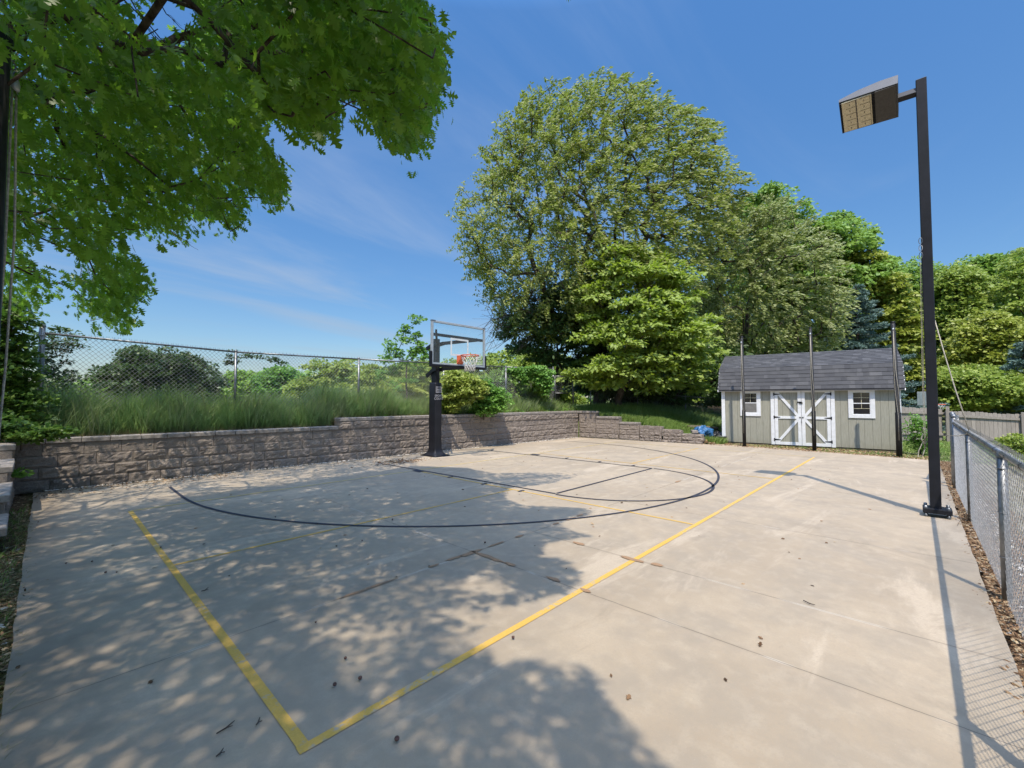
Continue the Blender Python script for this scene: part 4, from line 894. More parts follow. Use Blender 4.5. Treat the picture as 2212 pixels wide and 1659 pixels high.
def oak_ok(P, jx=0, jy=0):
    px, py = project(P); px = px+jx; py = py+jy; ok = ~((px > -60) & (py > -60) & (px < 2300) & (py < 1700)) | inpoly(px, py, SKYLINE)
    for g_ in GAPS: ok &= ~inpoly(px, py, g_)
    sx = P[:, 0]+.7996*P[:, 2]/1.9204; sy = P[:, 1]+.6006*P[:, 2]/1.9204
    ok &= inpoly(sx, sy, SHADE)
    for g_ in LIGHTGAP: ok &= ~(inpoly(sx, sy, g_) & (np.sin(P[:, 0]*9+P[:, 2]*7)*np.sin(P[:, 1]*8-P[:, 2]*5) < .35))
    d = np.linalg.norm(P[:, :2], axis=1); ok &= (P[:, 2] > 3.2+0*d) | (P[:, 1] > 4.5); ok &= np.linalg.norm(P-np.array([0, 0, EYE]), axis=1) > 3.0
    return ok
cen = np.zeros((0, 3)); ncap = [2800, 6500]; got = [0, 0]
while got[0] < ncap[0] or got[1] < ncap[1]:
    P = np.stack([rng.uniform(-12, 6, 20000), rng.uniform(-4, 14, 20000), rng.uniform(2.3, 11, 20000)], 1)
    q = (P-np.array([-3.6, 5.4, 6.0]))/np.array([9.4, 9.0, 4.9]); rr = np.linalg.norm(q, axis=1); hol = np.linalg.norm((P-np.array([-3.6, 5.4, 5.4]))/np.array([6, 6, 3.6]), axis=1) > 1
    zlow = P[:, 2] > 2.4+np.clip(1.1*(9-np.linalg.norm(P[:, :2]-TR[:2], axis=1))*.12, 0, 1)
    gp = np.sin(P[:, 0]*5.1+P[:, 1]*2.2)*np.sin(P[:, 1]*5.7-P[:, 2]*3.1)+np.sin(P[:, 2]*6.3+P[:, 0]*2.7)*.7; k = (rr < 1) & (gp > -.55+rng.normal(0, .25, len(P))) & oak_ok(P) & zlow & (hol | (rng.random(len(P)) < .25)); sx = P[:, 0]+.4164*P[:, 2]; sy = P[:, 1]+.3127*P[:, 2]; k &= ~((sy > 8.6) & (rng.random(len(P)) < .82)); k &= (rng.random(len(P)) < .22) | ((sx > -.4) & (sx < 9) & (sy > 0) & (sy < 12)); P = P[k]
    pass
    px, py = project(P); vis = (px > -40) & (px < 2250) & (py > -40)
    for i_, Q in enumerate((P[vis], P[~vis])):
        Q = Q[:ncap[i_]-got[i_]]; got[i_] += len(Q); cen = np.concatenate([cen, Q])

oak = thing('oak_tree', 'large spreading oak overhanging the court at upper left with lobed leaves against the sky', 'tree', tuple(TR))
n = len(cen); per = 18; idx = np.repeat(np.arange(n), per); mN = len(idx)
ax = unit(cen-np.array([TR[0], TR[1], 5.5]))+rng.normal(0, .35, (n, 3)); ax[:, 2] -= .55; ax = unit(ax)     # twig direction: outwards and drooping
tt = rng.uniform(-.32, .32, mN); P = cen[idx]+ax[idx]*tt[:, None]+rng.normal(0, .06, (mN, 3)); P[:, 2] -= (tt+.3)**2*.25
A = ax[idx]+rng.normal(0, .65, (mN, 3)); A[:, 2] -= .45
jx = rng.normal(0, 16, n)[idx]; jy = rng.normal(-4, 18, n)[idx]; k = oak_ok(P+unit(A)*.06, jx, jy) & (rng.random(n)[idx] > .06); P = P[k]; A = A[k]
leaves('crown', P-TR, A, rng.uniform(.06, .125, len(P)), 'oak', M['oak'], oak, up=.18, fold=.16)
path = [(0, 0, -.3), (-.05, 0, 1.4), (-.1, -.05, 2.8), (-.2, -.15, 4.2), (-.35, -.3, 5.6), (-.5, -.5, 7.2), (-.55, -.6, 9)]
limbs = cen[rng.choice(n, 2600, replace=False)]
grow('trunk', limbs-TR, [np.array(p) for p in path], .16, M['bark'], oak, rmin=.0028, cap=2600, lean=.25)
# bare twig hanging under the oak and a low leafy branch
m = MB()
def twig(m, a, b, r, n=6, sub=3, sag=.08):
    a = np.array(a); b = np.array(b); L_ = np.linalg.norm(b-a); pts = [a+(b-a)*f+rng.normal(0, .02*L_, 3)*(0 < i < n)+np.array([0, 0, -sag*L_*math.sin(math.pi*f)]) for i, f in enumerate(np.linspace(0, 1, n+1))]
    m.tube(pts, [r*(1-.8*f) for f in np.linspace(0, 1, n+1)], 4)
    for s_ in range(sub):
        i = rng.integers(1, n); q = pts[i]+rng.normal(0, .14*L_, 3)+(b-a)*.22; m.tube([pts[i], (pts[i]+q)/2+rng.normal(0, .02*L_, 3), q], [r*.5, r*.35, r*.15], 3)
def pt(px, py, D): x, y = at(px, D); return (x, y, zat(py, D, px))
for a, b_, D in (((330, 470), (420, 540), 6.2), ((255, 0), (345, 130), 4.6), ((270, 20), (330, 95), 4.4), ((300, -10), (395, 80), 4.7), ((240, 20), (330, 145), 4.6), ((380, 60), (330, 125), 4.6)):
    twig(m, np.array(pt(*a, D))-TR, np.array(pt(*b_, D+.3))-TR, .008, sub=5)
twig(m, np.array(pt(-60, 122, 4.9))-TR, np.array(pt(330, 128, 4.9))-TR, .035, n=9, sub=4, sag=.03); twig(m, np.array(pt(330, -40, 5.2))-TR, np.array(pt(620, 40, 5.4))-TR, .05, n=7, sub=5, sag=.0)
twig(m, np.array(pt(60, 125, 4.9))-TR, np.array(pt(250, 330, 5.4))-TR, .022, n=8, sub=6, sag=.05); twig(m, np.array(pt(120, 120, 4.9))-TR, np.array(pt(400, 330, 5.6))-TR, .022, n=8, sub=6, sag=.03); twig(m, np.array(pt(200, 100, 5))-TR, np.array(pt(560, 300, 5.8))-TR, .022, n=8, sub=6, sag=.02)
m.build('twigs', M['bark'], oak)['kind'] = 'stuff'

# tall elm behind the fence
elm_o = [(963, 462), (985, 408), (1035, 405), (1030, 335), (1090, 285), (1070, 262), (1120, 208), (1165, 195), (1182, 158), (1240, 180), (1290, 155), (1340, 165), (1395, 175), (1425, 215), (1500, 235), (1550, 285), (1562, 345), (1600, 370), (1632, 385), (1625, 430), (1570, 480), (1560, 560), (1500, 650), (1420, 720), (1300, 740), (1180, 745), (1080, 715), (1060, 665), (1010, 610), (985, 560), (963, 505)]
tree('elm_tree', 'tallest tree, a wind blown elm with drooping sprays in the middle behind the fence', elm_o, 22, 4.6, 1290, .6, 2500, 50, .42, .15, 'oval', 'elm', droop=.12, flat=.8, wind=1.1, r0=.34, top=.62, cap=1700, spray=.55, gap=.2, up=.45)
elm = [o for o in C.objects if o.name == 'elm_tree'][0]; EL = np.array(elm.location); m = MB()
for i in range(26):
    a_ = pt(rng.uniform(1150, 1230), rng.uniform(560, 720), 20.8); b_ = pt(rng.uniform(1030, 1150), rng.uniform(640, 770), 20.4); twig(m, np.array(a_)-EL, np.array(b_)-EL, .028, n=7, sub=7, sag=.06)
m.build('bare_branches', M['barkgrey'], elm)['kind'] = 'stuff'
tree('maple_tree', 'bright green maple with layered leaf clumps standing in front of the elm', [(1262, 560), (1300, 520), (1360, 540), (1430, 545), (1490, 610), (1530, 680), (1545, 760), (1540, 820), (1515, 862), (1440, 850), (1400, 878), (1320, 855), (1240, 840), (1212, 815), (1235, 770), (1205, 745), (1245, 705), (1230, 660), (1255, 620)], 19.5, 2.6, 1350, .7, 300, 120, .58, .19, 'oaks', 'maple', droop=.2, flat=.5, wind=.45, r0=.16, top=.6, cap=240, up=.9)
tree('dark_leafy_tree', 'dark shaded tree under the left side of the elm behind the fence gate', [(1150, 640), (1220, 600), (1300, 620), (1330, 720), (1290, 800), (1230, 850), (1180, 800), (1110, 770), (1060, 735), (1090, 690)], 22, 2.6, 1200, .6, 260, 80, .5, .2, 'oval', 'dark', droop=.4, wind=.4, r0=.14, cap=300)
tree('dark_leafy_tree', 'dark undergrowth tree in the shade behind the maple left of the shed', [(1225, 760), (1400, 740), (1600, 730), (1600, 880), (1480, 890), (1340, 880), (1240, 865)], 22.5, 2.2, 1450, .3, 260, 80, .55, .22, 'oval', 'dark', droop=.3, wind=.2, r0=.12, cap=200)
tree('willow_like_tree', 'olive green fine leaved tree between the maple and the shed roof', [(1480, 560), (1530, 470), (1600, 425), (1700, 440), (1790, 510), (1830, 620), (1800, 770), (1700, 790), (1600, 800), (1520, 790), (1470, 700)], 24, 4.2, 1600, .2, 900, 60, .46, .15, 'oval', 'willow', droop=.2, flat=.8, wind=.9, r0=.22, cap=600, spray=.6, up=.45)
tree('broadleaf_tree', 'tall rounded green tree peeking out directly right of the elm top', [(1590, 460), (1625, 415), (1675, 400), (1720, 430), (1760, 490), (1800, 460), (1860, 480), (1895, 535), (1935, 575), (1950, 700), (1900, 790), (1700, 790), (1600, 640)], 29, 4.5, 1730, -.1, 600, 110, .72, .21, 'clump', 'wood3', droop=.3, flat=.6, wind=.5, r0=.3, cap=400)
tree('broadleaf_tree', 'yellow green tree behind the blue spruce at the right end of the shed roof', [(1820, 560), (1880, 545), (1925, 590), (1960, 640), (1990, 760), (1980, 880), (1850, 860), (1800, 700)], 27, 3.2, 1890, -.1, 360, 105, .65, .2, 'clump', 'wood2', droop=.3, wind=.4, r0=.2, cap=260)
wr = [([(1900, 610), (1935, 572), (1985, 565), (2025, 590), (2060, 660), (2060, 860), (1900, 870)], 37, 1975, 'wood3', 'green wood tree rising just left of the light pole shaft'),
      ([(2000, 640), (2020, 590), (2070, 575), (2110, 600), (2130, 700), (2120, 870), (2010, 870)], 34, 2065, 'wood1', 'oak like wood tree immediately right of the light pole shaft'),
      ([(2060, 600), (2085, 562), (2140, 552), (2190, 560), (2230, 620), (2240, 860), (2090, 860)], 41, 2145, 'wood3', 'tall dark green wood tree with blunt top between pole and frame edge'),
      ([(2120, 640), (2180, 545), (2225, 530), (2330, 500), (2400, 560), (2420, 880), (2150, 880)], 32, 2270, 'wood1', 'tallest tree at the extreme right edge of the wood'),
      ([(2060, 700), (2120, 670), (2190, 690), (2230, 760), (2230, 880), (2090, 880), (2040, 790)], 26, 2150, 'wood2', 'yellow green lower tree in front of the wood at far right'),
      ([(2000, 810), (2050, 785), (2110, 800), (2180, 790), (2240, 810), (2240, 895), (2000, 895)], 23.5, 2080, 'wood1', 'low leafy tree right of the light pole above the board fence')]
for o_, D, tp, mt, lb in wr:
    tree('broadleaf_tree', lb, o_, D, 3.0, tp, -.4, 330, 110, .022*D, .0068*D, 'clump', mt, group='trees of the wood at the right', droop=.3, flat=.8, wind=.3, r0=.22, cap=220)
tree('broadleaf_tree', 'dense dark green backdrop tree behind the maple and willow', [(1480, 620), (1560, 560), (1700, 540), (1850, 600), (1960, 640), (2010, 720), (2010, 880), (1480, 880)], 38, 3, 1650, -.2, 420, 80, .95, .36, 'clump', 'wood1', group='trees of the wood at the right', droop=.3, wind=.3, r0=.3, cap=200)

# blue spruces: whorled boughs with needle sprays
def spruce(label, px, D, z0, top, wbase, K, seed):
    r_ = np.random.default_rng(seed); bx, by = at(px, D); t = thing('blue_spruce', label, 'tree', (bx, by, z0)); H_ = top-z0; Ps = []; As = []; m = MB(); m.tube([(0, 0, -.2), (0, 0, H_*.5), (0, 0, H_)], [.16, .09, .01], 8)
    for i in range(K):
        f = (i+.5)/K; z = .25+(H_-.3)*f; Lb = wbase*(1-f)**.8*r_.uniform(.75, 1.15)+.12; a = i*2.39996+r_.normal(0, .2); d = np.array([math.cos(a), math.sin(a), 0]); ps = []
        for s_ in np.linspace(0, 1, 6): ps.append(d*Lb*s_+np.array([0, 0, z-.28*Lb*s_+.22*Lb*s_*s_]))
        m.tube(ps, [.03, .025, .02, .015, .01, .005], 4)
        nn = int(110*Lb)+25; s_ = r_.random(nn)**.6; side = np.array([-d[1], d[0], 0]); off = r_.uniform(-1, 1, nn)*(.10+.34*Lb*(1-s_)*s_*1.6)
        c0 = d[None, :]*(Lb*s_)[:, None]+np.stack([0*s_, 0*s_, z-.28*Lb*s_+.22*Lb*s_*s_], 1)+side[None, :]*off[:, None]; c0[:, 2] -= np.abs(off)*.25+r_.random(nn)*.06
        for q in range(4): Ps.append(c0+r_.normal(0, .03, c0.shape)); As.append(d[None, :]*.8+side[None, :]*np.sign(off)[:, None]*.6+r_.normal(0, .45, c0.shape)+np.array([0, 0, .15]))
    m.build('trunk', M['bark'], t); P = np.concatenate(Ps); A = np.concatenate(As); leaves('crown', P, A, r_.uniform(.10, .2, len(P)), 'needle', M['spruce'], t, .5)
x_, y_ = at(1856, 23); spruce('blue spruce directly behind the right half of the shed roof', 1856, 24, -.05, zat(612, 24), 3.4, 90, 1)
spruce('blue spruce boughs at the far right edge beyond the board fence', 2215, 22, -.4, zat(735, 22), 1.9, 55, 2)

# far trees beyond the bank fence (left half of the horizon)
far = [(([(490, 835), (510, 800), (560, 803), (600, 812), (600, 890), (480, 890)]), 90, 545, 'wood3', 'low distant tree just right of the second bank fence post'),
       (([(560, 812), (590, 797), (630, 795), (655, 815), (665, 890), (560, 890)]), 84, 612, 'bright', 'rounded bright green distant tree left of the oak clump'),
       (([(625, 830), (660, 790), (690, 780), (735, 772), (790, 785), (850, 790), (870, 830), (870, 890), (640, 890)]), 55, 750, 'wood1', 'wide olive oak crown on the horizon between fence posts'),
       (([(820, 800), (870, 785), (930, 780), (960, 800), (960, 890), (830, 890)]), 60, 890, 'wood1', 'distant green crown left of the basketball pole'),
       (([(940, 800), (985, 770), (1050, 765), (1075, 760), (1110, 745), (1130, 760), (1140, 880), (950, 880)]), 44, 1050, 'wood1', 'green tree seen through and beside the glass backboard'),
       (([(1110, 770), (1150, 750), (1190, 758), (1230, 770), (1260, 880), (1120, 880)]), 36, 1180, 'wood1', 'green tree behind the vine covered fence bay')]
for o_, D, tp, mt, lb in far:
    tree('far_tree', lb, o_, D, .08*D, tp, .4, 230, 70, .018*D, .0065*D, 'clump', mt, group='far trees beyond the bank fence', droop=.2, flat=.6, wind=.2, r0=.3, branches=False)
# distant woods on the horizon as one mass
def mass(name, label, cat, pts, leaf, tpl, mat, per, r, flat=.7):
    cen = np.array(pts); P, A, _ = clump_leaves(cen, per, r, flat, .2, (0, 0)); P[:, 2] = np.maximum(P[:, 2], -.3); o = leaves(name, P, A, leaf*rng.uniform(.6, 1.3, len(P)), tpl, M[mat]); return tag(o, label, cat, None, 'stuff')
pts = []
for i in range(520):
    px = rng.uniform(-250, 1300); D = rng.uniform(120, 190); h_ = (7+2.5*math.sin(px*.011)+1.5*math.sin(px*.037))*rng.random()**.6+(0 if px > 380 else -3.5); x, y = at(px, D); pts.append((x, y, max(h_, .3)))
mass('distant_woods', 'low line of distant green woods on the horizon beyond the bank', 'woods', pts, 1.5, 'clump', 'wood3', 60, 2.6)
pts = []
for i in range(900):
    px = rng.uniform(1350, 2900); D = rng.uniform(44, 58); x, y = at(px, D); pts.append((x, y, rng.random()*(12 if px > 1850 else 9)+(rng.random() < .1)*1.5))
mass('wood_interior', 'dark depth of the wood behind the shed and board fence', 'woods', pts, .75, 'clump', 'wood1', 55, 1.9)

# shrubs
def shrub(name, label, px, D, z0, pts_r, K, per, r, leaf, tpl, mat, droop=.2, wind=.3, stems=True, flat=.8, cat='shrub', up=.6, bark='bark', r0=.03):
    """pts_r: list of (dx, dz, rx, rz, depth) lobes in metres around the base"""
    bx, by = at(px, D); t = thing(name, label, cat, (bx, by, z0)); cs = []
    for (dx, dz, rx, rz, ry) in pts_r:
        n_ = max(2, int(K*(rx*rz*ry)**.67/sum((q[2]*q[3]*q[4])**.67 for q in pts_r)))
        d = unit(rng.normal(0, 1, (n_, 3)))*(rng.random((n_, 1))**.4)
        cs.append(np.stack([RT[0]*(dx+d[:, 0]*rx)+FW[0]*d[:, 1]*ry, RT[1]*(dx+d[:, 0]*rx)+FW[1]*d[:, 1]*ry, np.maximum(dz+d[:, 2]*rz, .05)], 1))
    cen = np.concatenate(cs); P, A, _ = clump_leaves(cen, per, r, flat, droop, (WIND*wind)); P[:, 2] = np.maximum(P[:, 2], .02); A[:, 2] += .2
    leaves('foliage', P, A, leaf*rng.uniform(.6, 1.3, len(P)), tpl, M[mat], t, up)
    if stems: grow('stems', cen, [np.array([0, 0, -.1]), np.array([0, 0, .15]), np.array([.02, 0, .35])], r0, M[bark], t, rmin=.004, cap=260, lean=.1)
    return t
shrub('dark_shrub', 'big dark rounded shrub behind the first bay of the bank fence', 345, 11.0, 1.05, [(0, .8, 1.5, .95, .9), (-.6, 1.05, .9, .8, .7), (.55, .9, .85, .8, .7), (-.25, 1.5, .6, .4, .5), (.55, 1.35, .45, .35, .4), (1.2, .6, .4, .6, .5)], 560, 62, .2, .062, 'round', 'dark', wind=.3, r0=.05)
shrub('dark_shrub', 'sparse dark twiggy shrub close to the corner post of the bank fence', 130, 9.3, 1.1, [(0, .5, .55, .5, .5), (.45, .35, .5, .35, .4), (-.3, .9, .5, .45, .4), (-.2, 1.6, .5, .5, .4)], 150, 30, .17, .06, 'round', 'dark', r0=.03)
shrub('leafy_shrub', 'yellow green leafy sapling growing behind the left end of the wall', 40, 7.6, .95, [(0, .45, .4, .4, .4), (-.2, 1.0, .45, .5, .4), (-.3, 1.5, .45, .45, .4), (-.35, 2.1, .5, .4, .4)], 230, 40, .16, .075, 'round', 'midshrub', r0=.025)
shrub('leafy_shrub', 'low light green shrub spilling over the left end of the wall', 50, 7.05, .85, [(.1, .2, .42, .18, .3), (.5, .16, .32, .12, .25), (-.3, .25, .35, .2, .3)], 60, 40, .12, .07, 'round', 'midshrub', r0=.015)
shrub('weed_clump', 'small weed sprouting from the steps at the left wall end', 35, 6.7, .35, [(0, .05, .22, .07, .15)], 12, 22, .09, .07, 'round', 'bright', stems=False, cat='weed')
shrub('hanging_vine', 'vine shoots trailing along the top rail beyond the second fence post', 560, 11.2, 2.45, [(-.75, .2, .18, .22, .12), (-.35, .22, .25, .06, .1), (.1, .18, .3, .06, .1), (.45, .10, .15, .06, .1), (.6, .0, .06, .1, .08), (-.8, -.15, .14, .2, .1)], 46, 16, .09, .06, 'round', 'dark', cat='vine', stems=False)
sp_ = thing('sapling', 'slim young tree with tufted leaves left of the basketball pole', 'tree', (*at(880, 14.6), 1.1)); cs = []
for (px, py, r) in ((895, 695, .16), (873, 712, .13), (868, 738, .16), (892, 722, .14), (905, 745, .14), (838, 752, .16), (858, 765, .2), (885, 765, .16), (915, 770, .16), (930, 755, .1), (830, 775, .14), (870, 790, .22), (900, 800, .2), (845, 800, .22), (820, 815, .2), (880, 820, .24), (850, 835, .2), (905, 760, .12)):
    x, y = at(px, 14.6); q = np.array([x, y, zat(py, 14.6, px)])-np.array(sp_.location); cs += [q+rng.normal(0, r*.5, 3) for _ in range(5)]
cs = np.array(cs); P, A, _ = clump_leaves(cs, 26, .16, .8, .2, WIND*1.2); leaves('foliage', P, A, rng.uniform(.07, .14, len(P)), 'oaks', M['bright'], sp_, .5)
grow('trunk', cs, [np.array([0, 0, -.2]), np.array([.0, .02, .5]), np.array([-.06, 0, 1.1]), np.array([-.02, .02, 1.7])], .035, M['barkgrey'], sp_, rmin=.006, cap=90, lean=.2)
shrub('leafy_shrub', 'pale yellow green shrub just right of the basketball pole', 985, 13.9, 1.05, [(0, .75, .55, .6, .5), (-.1, 1.15, .4, .35, .4), (.35, .9, .5, .5, .45), (-.2, .45, .4, .4, .4), (.75, .8, .3, .3, .3)], 210, 46, .15, .085, 'round', 'lime', wind=.8)
shrub('leafy_shrub', 'mid green rounded shrub between the pale shrub and the fence post', 1045, 14.4, 1.0, [(0, .5, .6, .5, .5), (.35, .45, .5, .45, .4), (0, .9, .4, .3, .4)], 200, 46, .15, .075, 'round', 'bright', wind=.4)
bxv, byv = at(1130, 16.6)
shrub('climbing_vine', 'green vine draped over the top rail of the fence bay left of the gate', 1140, 17.2, 1.1, [(-.75, 1.62, .3, .16, .2), (-.3, 1.6, .35, .2, .2), (.2, 1.55, .4, .3, .22), (.65, 1.35, .35, .45, .25), (.8, .9, .16, .3, .15), (.35, 1.2, .15, .2, .15), (-.1, 1.3, .15, .2, .15), (-.9, 1.2, .12, .3, .15)], 260, 30, .13, .085, 'round', 'bright', cat='vine', wind=.2, droop=.8, stems=False)
shrub('climbing_vine', 'tall vine and brush mass rising behind the fence right of the hoop', 1085, 18.5, 1.0, [(0, .9, 1.2, .9, .7), (1.0, .9, 1.0, .9, .7), (-1.2, .7, .9, .8, .7)], 320, 45, .22, .12, 'round', 'wood3', cat='vine', wind=.2)
shrub('leafy_shrub', 'green brush behind the tall grass left of the sapling trunk', 800, 16.5, 1.0, [(0, .5, 1.3, .55, .8), (1.3, .6, 1.0, .6, .8), (-1.2, .3, .8, .35, .6)], 260, 45, .2, .10, 'round', 'wood2', wind=.4)
shrub('feathery_shrub', 'feathery green shrub between the shed corner and the light pole', 1985, 12.3, -.02, [(0, .55, .28, .5, .25), (-.1, .9, .22, .3, .2), (.1, .3, .3, .25, .25)], 70, 34, .14, .075, 'oval', 'bright', droop=.1)
shrub('hedge', 'bright yellow green clipped hedge at the far right beyond the chain link', 2215, 13.2, -.25, [(0, .35, .9, .4, .5), (1.2, .35, .9, .4, .5)], 240, 45, .15, .06, 'round', 'hedge', cat='hedge')

# grass
def tufts(x, y, per, spread):
    n = len(x); i = np.repeat(np.arange(n), per); a = rng.uniform(0, 6.283, len(i)); r = spread*np.sqrt(rng.random(len(i))); return x[i]+np.cos(a)*r, y[i]+np.sin(a)*r, a, np.repeat(rng.uniform(.6, 1.2, n), per)
def blades(name, label, P, h, lean, wdt, mat, cat='grass', wind=.25, kind='stuff', ang=None):
    n = len(P); a = rng.uniform(0, 6.283, n) if ang is None else ang+rng.normal(0, .4, n); d = np.stack([np.cos(a), np.sin(a), 0*a], 1)*(lean*rng.uniform(.3, 1.3, n))[:, None]+np.array([*(WIND*wind), 0]); s = np.stack([-np.sin(a+.7), np.cos(a+.7), 0*a], 1)
    h = np.broadcast_to(h, (n,))*rng.uniform(.55, 1.15, n); rows = []
    lv = [(0, 1), (.35, .95), (.7, .65)]
    def at_(f): return P+d*(h*f*f)[:, None]+np.array([0, 0, 1.])*(h*(f-.28*f*f*np.linalg.norm(d, axis=1)))[:, None]
    w_ = (wdt*rng.uniform(.6, 1.3, n))[:, None]
    L_ = [at_(f)-s*w_*q for f, q in lv]; Rr = [at_(f)+s*w_*q for f, q in lv][::-1]; V = np.stack(L_+[at_(1)]+Rr, 1)
    return tag(np_mesh(name, V.reshape(-1, 3), 7, M[mat]), label, cat, None, kind)
def scatter(n, x0, x1, y0, y1, dens=None):
    x = rng.uniform(x0, x1, n); y = rng.uniform(y0, y1, n)
    return x, y
# tall grass along the bank
x = rng.uniform(-.6, 15.6, 9500); y = yw(x)+rng.uniform(.45, 2.3, len(x)); cl = np.sin(x*3.1+1)*np.sin(x*7.3+y*5)+np.sin(x*1.3+y*2); k = rng.random(len(x)) < .55+.28*cl; x, y, an, th = tufts(x[k], y[k], 13, .07)
P = np.stack([x, y, hgt(x, y)-.01], 1); hh = th*np.where(x < 7.2, .74, .54)*np.clip(.55+(y-yw(x))*.45, .5, 1.15)*(1+.2*np.sin(x*2.2+y)*np.sin(x*5.7))
k = x < 8; blades('tall_grass', 'tall dark green grass along the bank above the left part of the retaining wall', P[k], hh[k], .55, .0068, 'grassblade', wind=.25, ang=an[k])
k = x >= 8; blades('tall_grass', 'shorter paler grass and weeds above the right part of the retaining wall', P[k], hh[k]*.9, .5, .0072, 'grassgreen', wind=.25, ang=an[k])
x = rng.uniform(6, 15.3, 900); y = yw(x)+rng.uniform(.35, 1.5, len(x)); k = np.sin(x*2.3)+np.sin(x*5.1+1) > .1; x, y, an, th = tufts(x[k], y[k], 16, .12); P = np.stack([x, y, hgt(x, y)+rng.random(len(x))*.2*th], 1); A = np.stack([np.cos(an), np.sin(an), rng.uniform(-.1, .6, len(an))], 1)
tag(leaves('broadleaf_weeds', P, A, .075*rng.uniform(.6, 1.3, len(P)), 'round', M['bright'], None, .8), 'patches of broad leaved weeds in the bank grass right of the hoop', 'weeds', None, 'stuff')
x = rng.uniform(-.5, 15.2, 15000); y = yw(x)+rng.uniform(.28, .75, len(x)); blades('dry_grass', 'thin dry straw coloured grass and dead stems directly behind the wall cap', np.stack([x, y, hgt(x, y)-.01], 1), .22, .7, .004, 'grassdry')
x = rng.uniform(-.3, 15.2, 9000); y = yw(x)+rng.uniform(.38, 1.3, len(x)); cl = np.sin(x*4.1)+np.sin(x*9.3+y*4); k = cl > .1; x, y = x[k], y[k]; blades('tall_grass', 'longer bank grass blades coloured paler to read as sunlit streaks', np.stack([x, y, hgt(x, y)-.01], 1), np.where(x < 7.2, .86, .66), .35, .0062, 'grasslit', wind=.3)
# slope behind the stepped wall
x = rng.uniform(15.2, 19.5, 60000); y = rng.uniform(5.0, 11.6, len(x)); k = (x > xw(y)+.32) & ~((x > 17.0) & (y < 5.6)); x, y = x[k], y[k]
blades('slope_grass', 'bright green grass on the slope above the stepped wall', np.stack([x, y, hgt(x, y)-.02], 1), .26+.1*np.sin(x*3+y*2), .5, .006, 'grassgreen')
x = rng.uniform(18.5, 24, 16000); y = rng.uniform(4.6, 12.5, len(x)); blades('shade_grass', 'dark tall grass in the shade beneath the trees left of the shed', np.stack([x, y, hgt(x, y)-.02], 1), .42, .5, .008, 'grassblade')
# rough strip in front of the shed
x = rng.uniform(15.7, 18.3, 15000); y = rng.uniform(-.4, 5.5, len(x)); cl = np.sin(x*5+y*2)+np.sin(y*4.3)*np.sin(x*9+y*3); k = (rng.random(len(x)) < .36+.3*cl) & (x < 17.43-.126*y-.06) & (x > np.interp(y, [-.4, 2.6, 5.2], [15.7, 16.02, 16.2])); x, y = x[k], y[k]
blades('strip_grass', 'patchy low green weeds and grass strip in front of the shed', np.stack([x, y, hgt(x, y)-.01], 1), .11, .8, .005, 'grassgreen'); k = rng.random(len(x)) < .5; blades('dry_grass', 'dry tan grass mixed along the court edge in front of the shed', np.stack([x[k], y[k]+.03, hgt(x[k], y[k])-.01], 1), .08, 1.0, .005, 'grassdry')
# right lawn
x = rng.uniform(1.5, 26, 60000); y = -.95-rng.random(len(x))**1.6*9; k = rng.random(len(x)) < .45+.3*np.sin(x*1.7+y*2.2); x, y = x[k], y[k]
blades('lawn_grass', 'thin dry lawn grass seen through the chain link at the right', np.stack([x, y, hgt(x, y)-.01], 1), .05, .8, .004, 'grassdry')
x = rng.uniform(15.8, 26, 24000); y = rng.uniform(-7, .4, len(x)); blades('lawn_grass', 'green lawn beyond the court between the fence and the board fence', np.stack([x, y, hgt(x, y)-.01], 1), .10, .8, .007, 'grassgreen')
# left strip
x = rng.uniform(-.75, -.16, 1500); y = rng.uniform(1.6, 9.5, len(x)); blades('edge_grass', 'tufts of grass and straw in the narrow bed at the left edge of the court', np.stack([x, y, hgt(x, y)-.01], 1), .10, .9, .004, 'grassgreen'); x = rng.uniform(-.7, -.08, 5200); y = rng.uniform(1.4, 9, len(x)); blades('dry_grass', 'dry straw and brown needles along the left edge of the court', np.stack([x, y, np.full(len(x), -.03)], 1), .07, 2.2, .003, 'grassdry')

# litter, pebbles, nuts, twigs
def flat_bits(name, label, x, y, z, size, mat, tpl='oval', cat='leaf litter', up=3.):
    A = np.stack([rng.normal(0, 1, len(x)), rng.normal(0, 1, len(x)), rng.normal(0, .12, len(x))], 1); return tag(leaves(name, np.stack([x, y, np.full(len(x), z) if np.isscalar(z) else z], 1), A, size*rng.uniform(.5, 1.4, len(x)), tpl, M[mat], None, up), label, cat, None, 'stuff')
x = rng.uniform(-.7, 15.6, 26000); y = np.where(rng.random(len(x)) < .7, rng.uniform(-.60, -.37, len(x)), rng.uniform(-.95, -.5, len(x))); y = y+.05*np.sin(x*4); flat_bits('mulch', 'loose brown mulch and dead leaves along the foot of the right fence', x, y, -.02+.02*rng.random(len(x)), .035, 'litter', cat='mulch')
x = rng.uniform(-.75, -.05, 3800); y = rng.uniform(1.3, 10.8, len(x)); flat_bits('mulch', 'brown mulch and needles filling the bed at the left court edge', x, y, -.02+.02*rng.random(len(x)), .04, 'litter', cat='mulch')
x = rng.normal(6.1, .38, 420); y = rng.normal(9.55, .2, 420); flat_bits('leaf_litter', 'heap of brown dead leaves at the foot of the wall left of the hoop', x, y, .006, .05, 'litter', 'oaks')
x = np.concatenate([rng.uniform(-.1, 2.8, 620), rng.uniform(2.5, 7.2, 160), rng.uniform(0, 14, 190)]); y = np.concatenate([10.9-np.abs(rng.normal(0, .45, 620)), 10.5-np.abs(rng.normal(0, .5, 160)), rng.uniform(.5, 9.5, 190)]); flat_bits('leaf_litter', 'scattered brown leaf scraps on the concrete near the wall', x, y, .006, .035, 'litter', 'oaks')
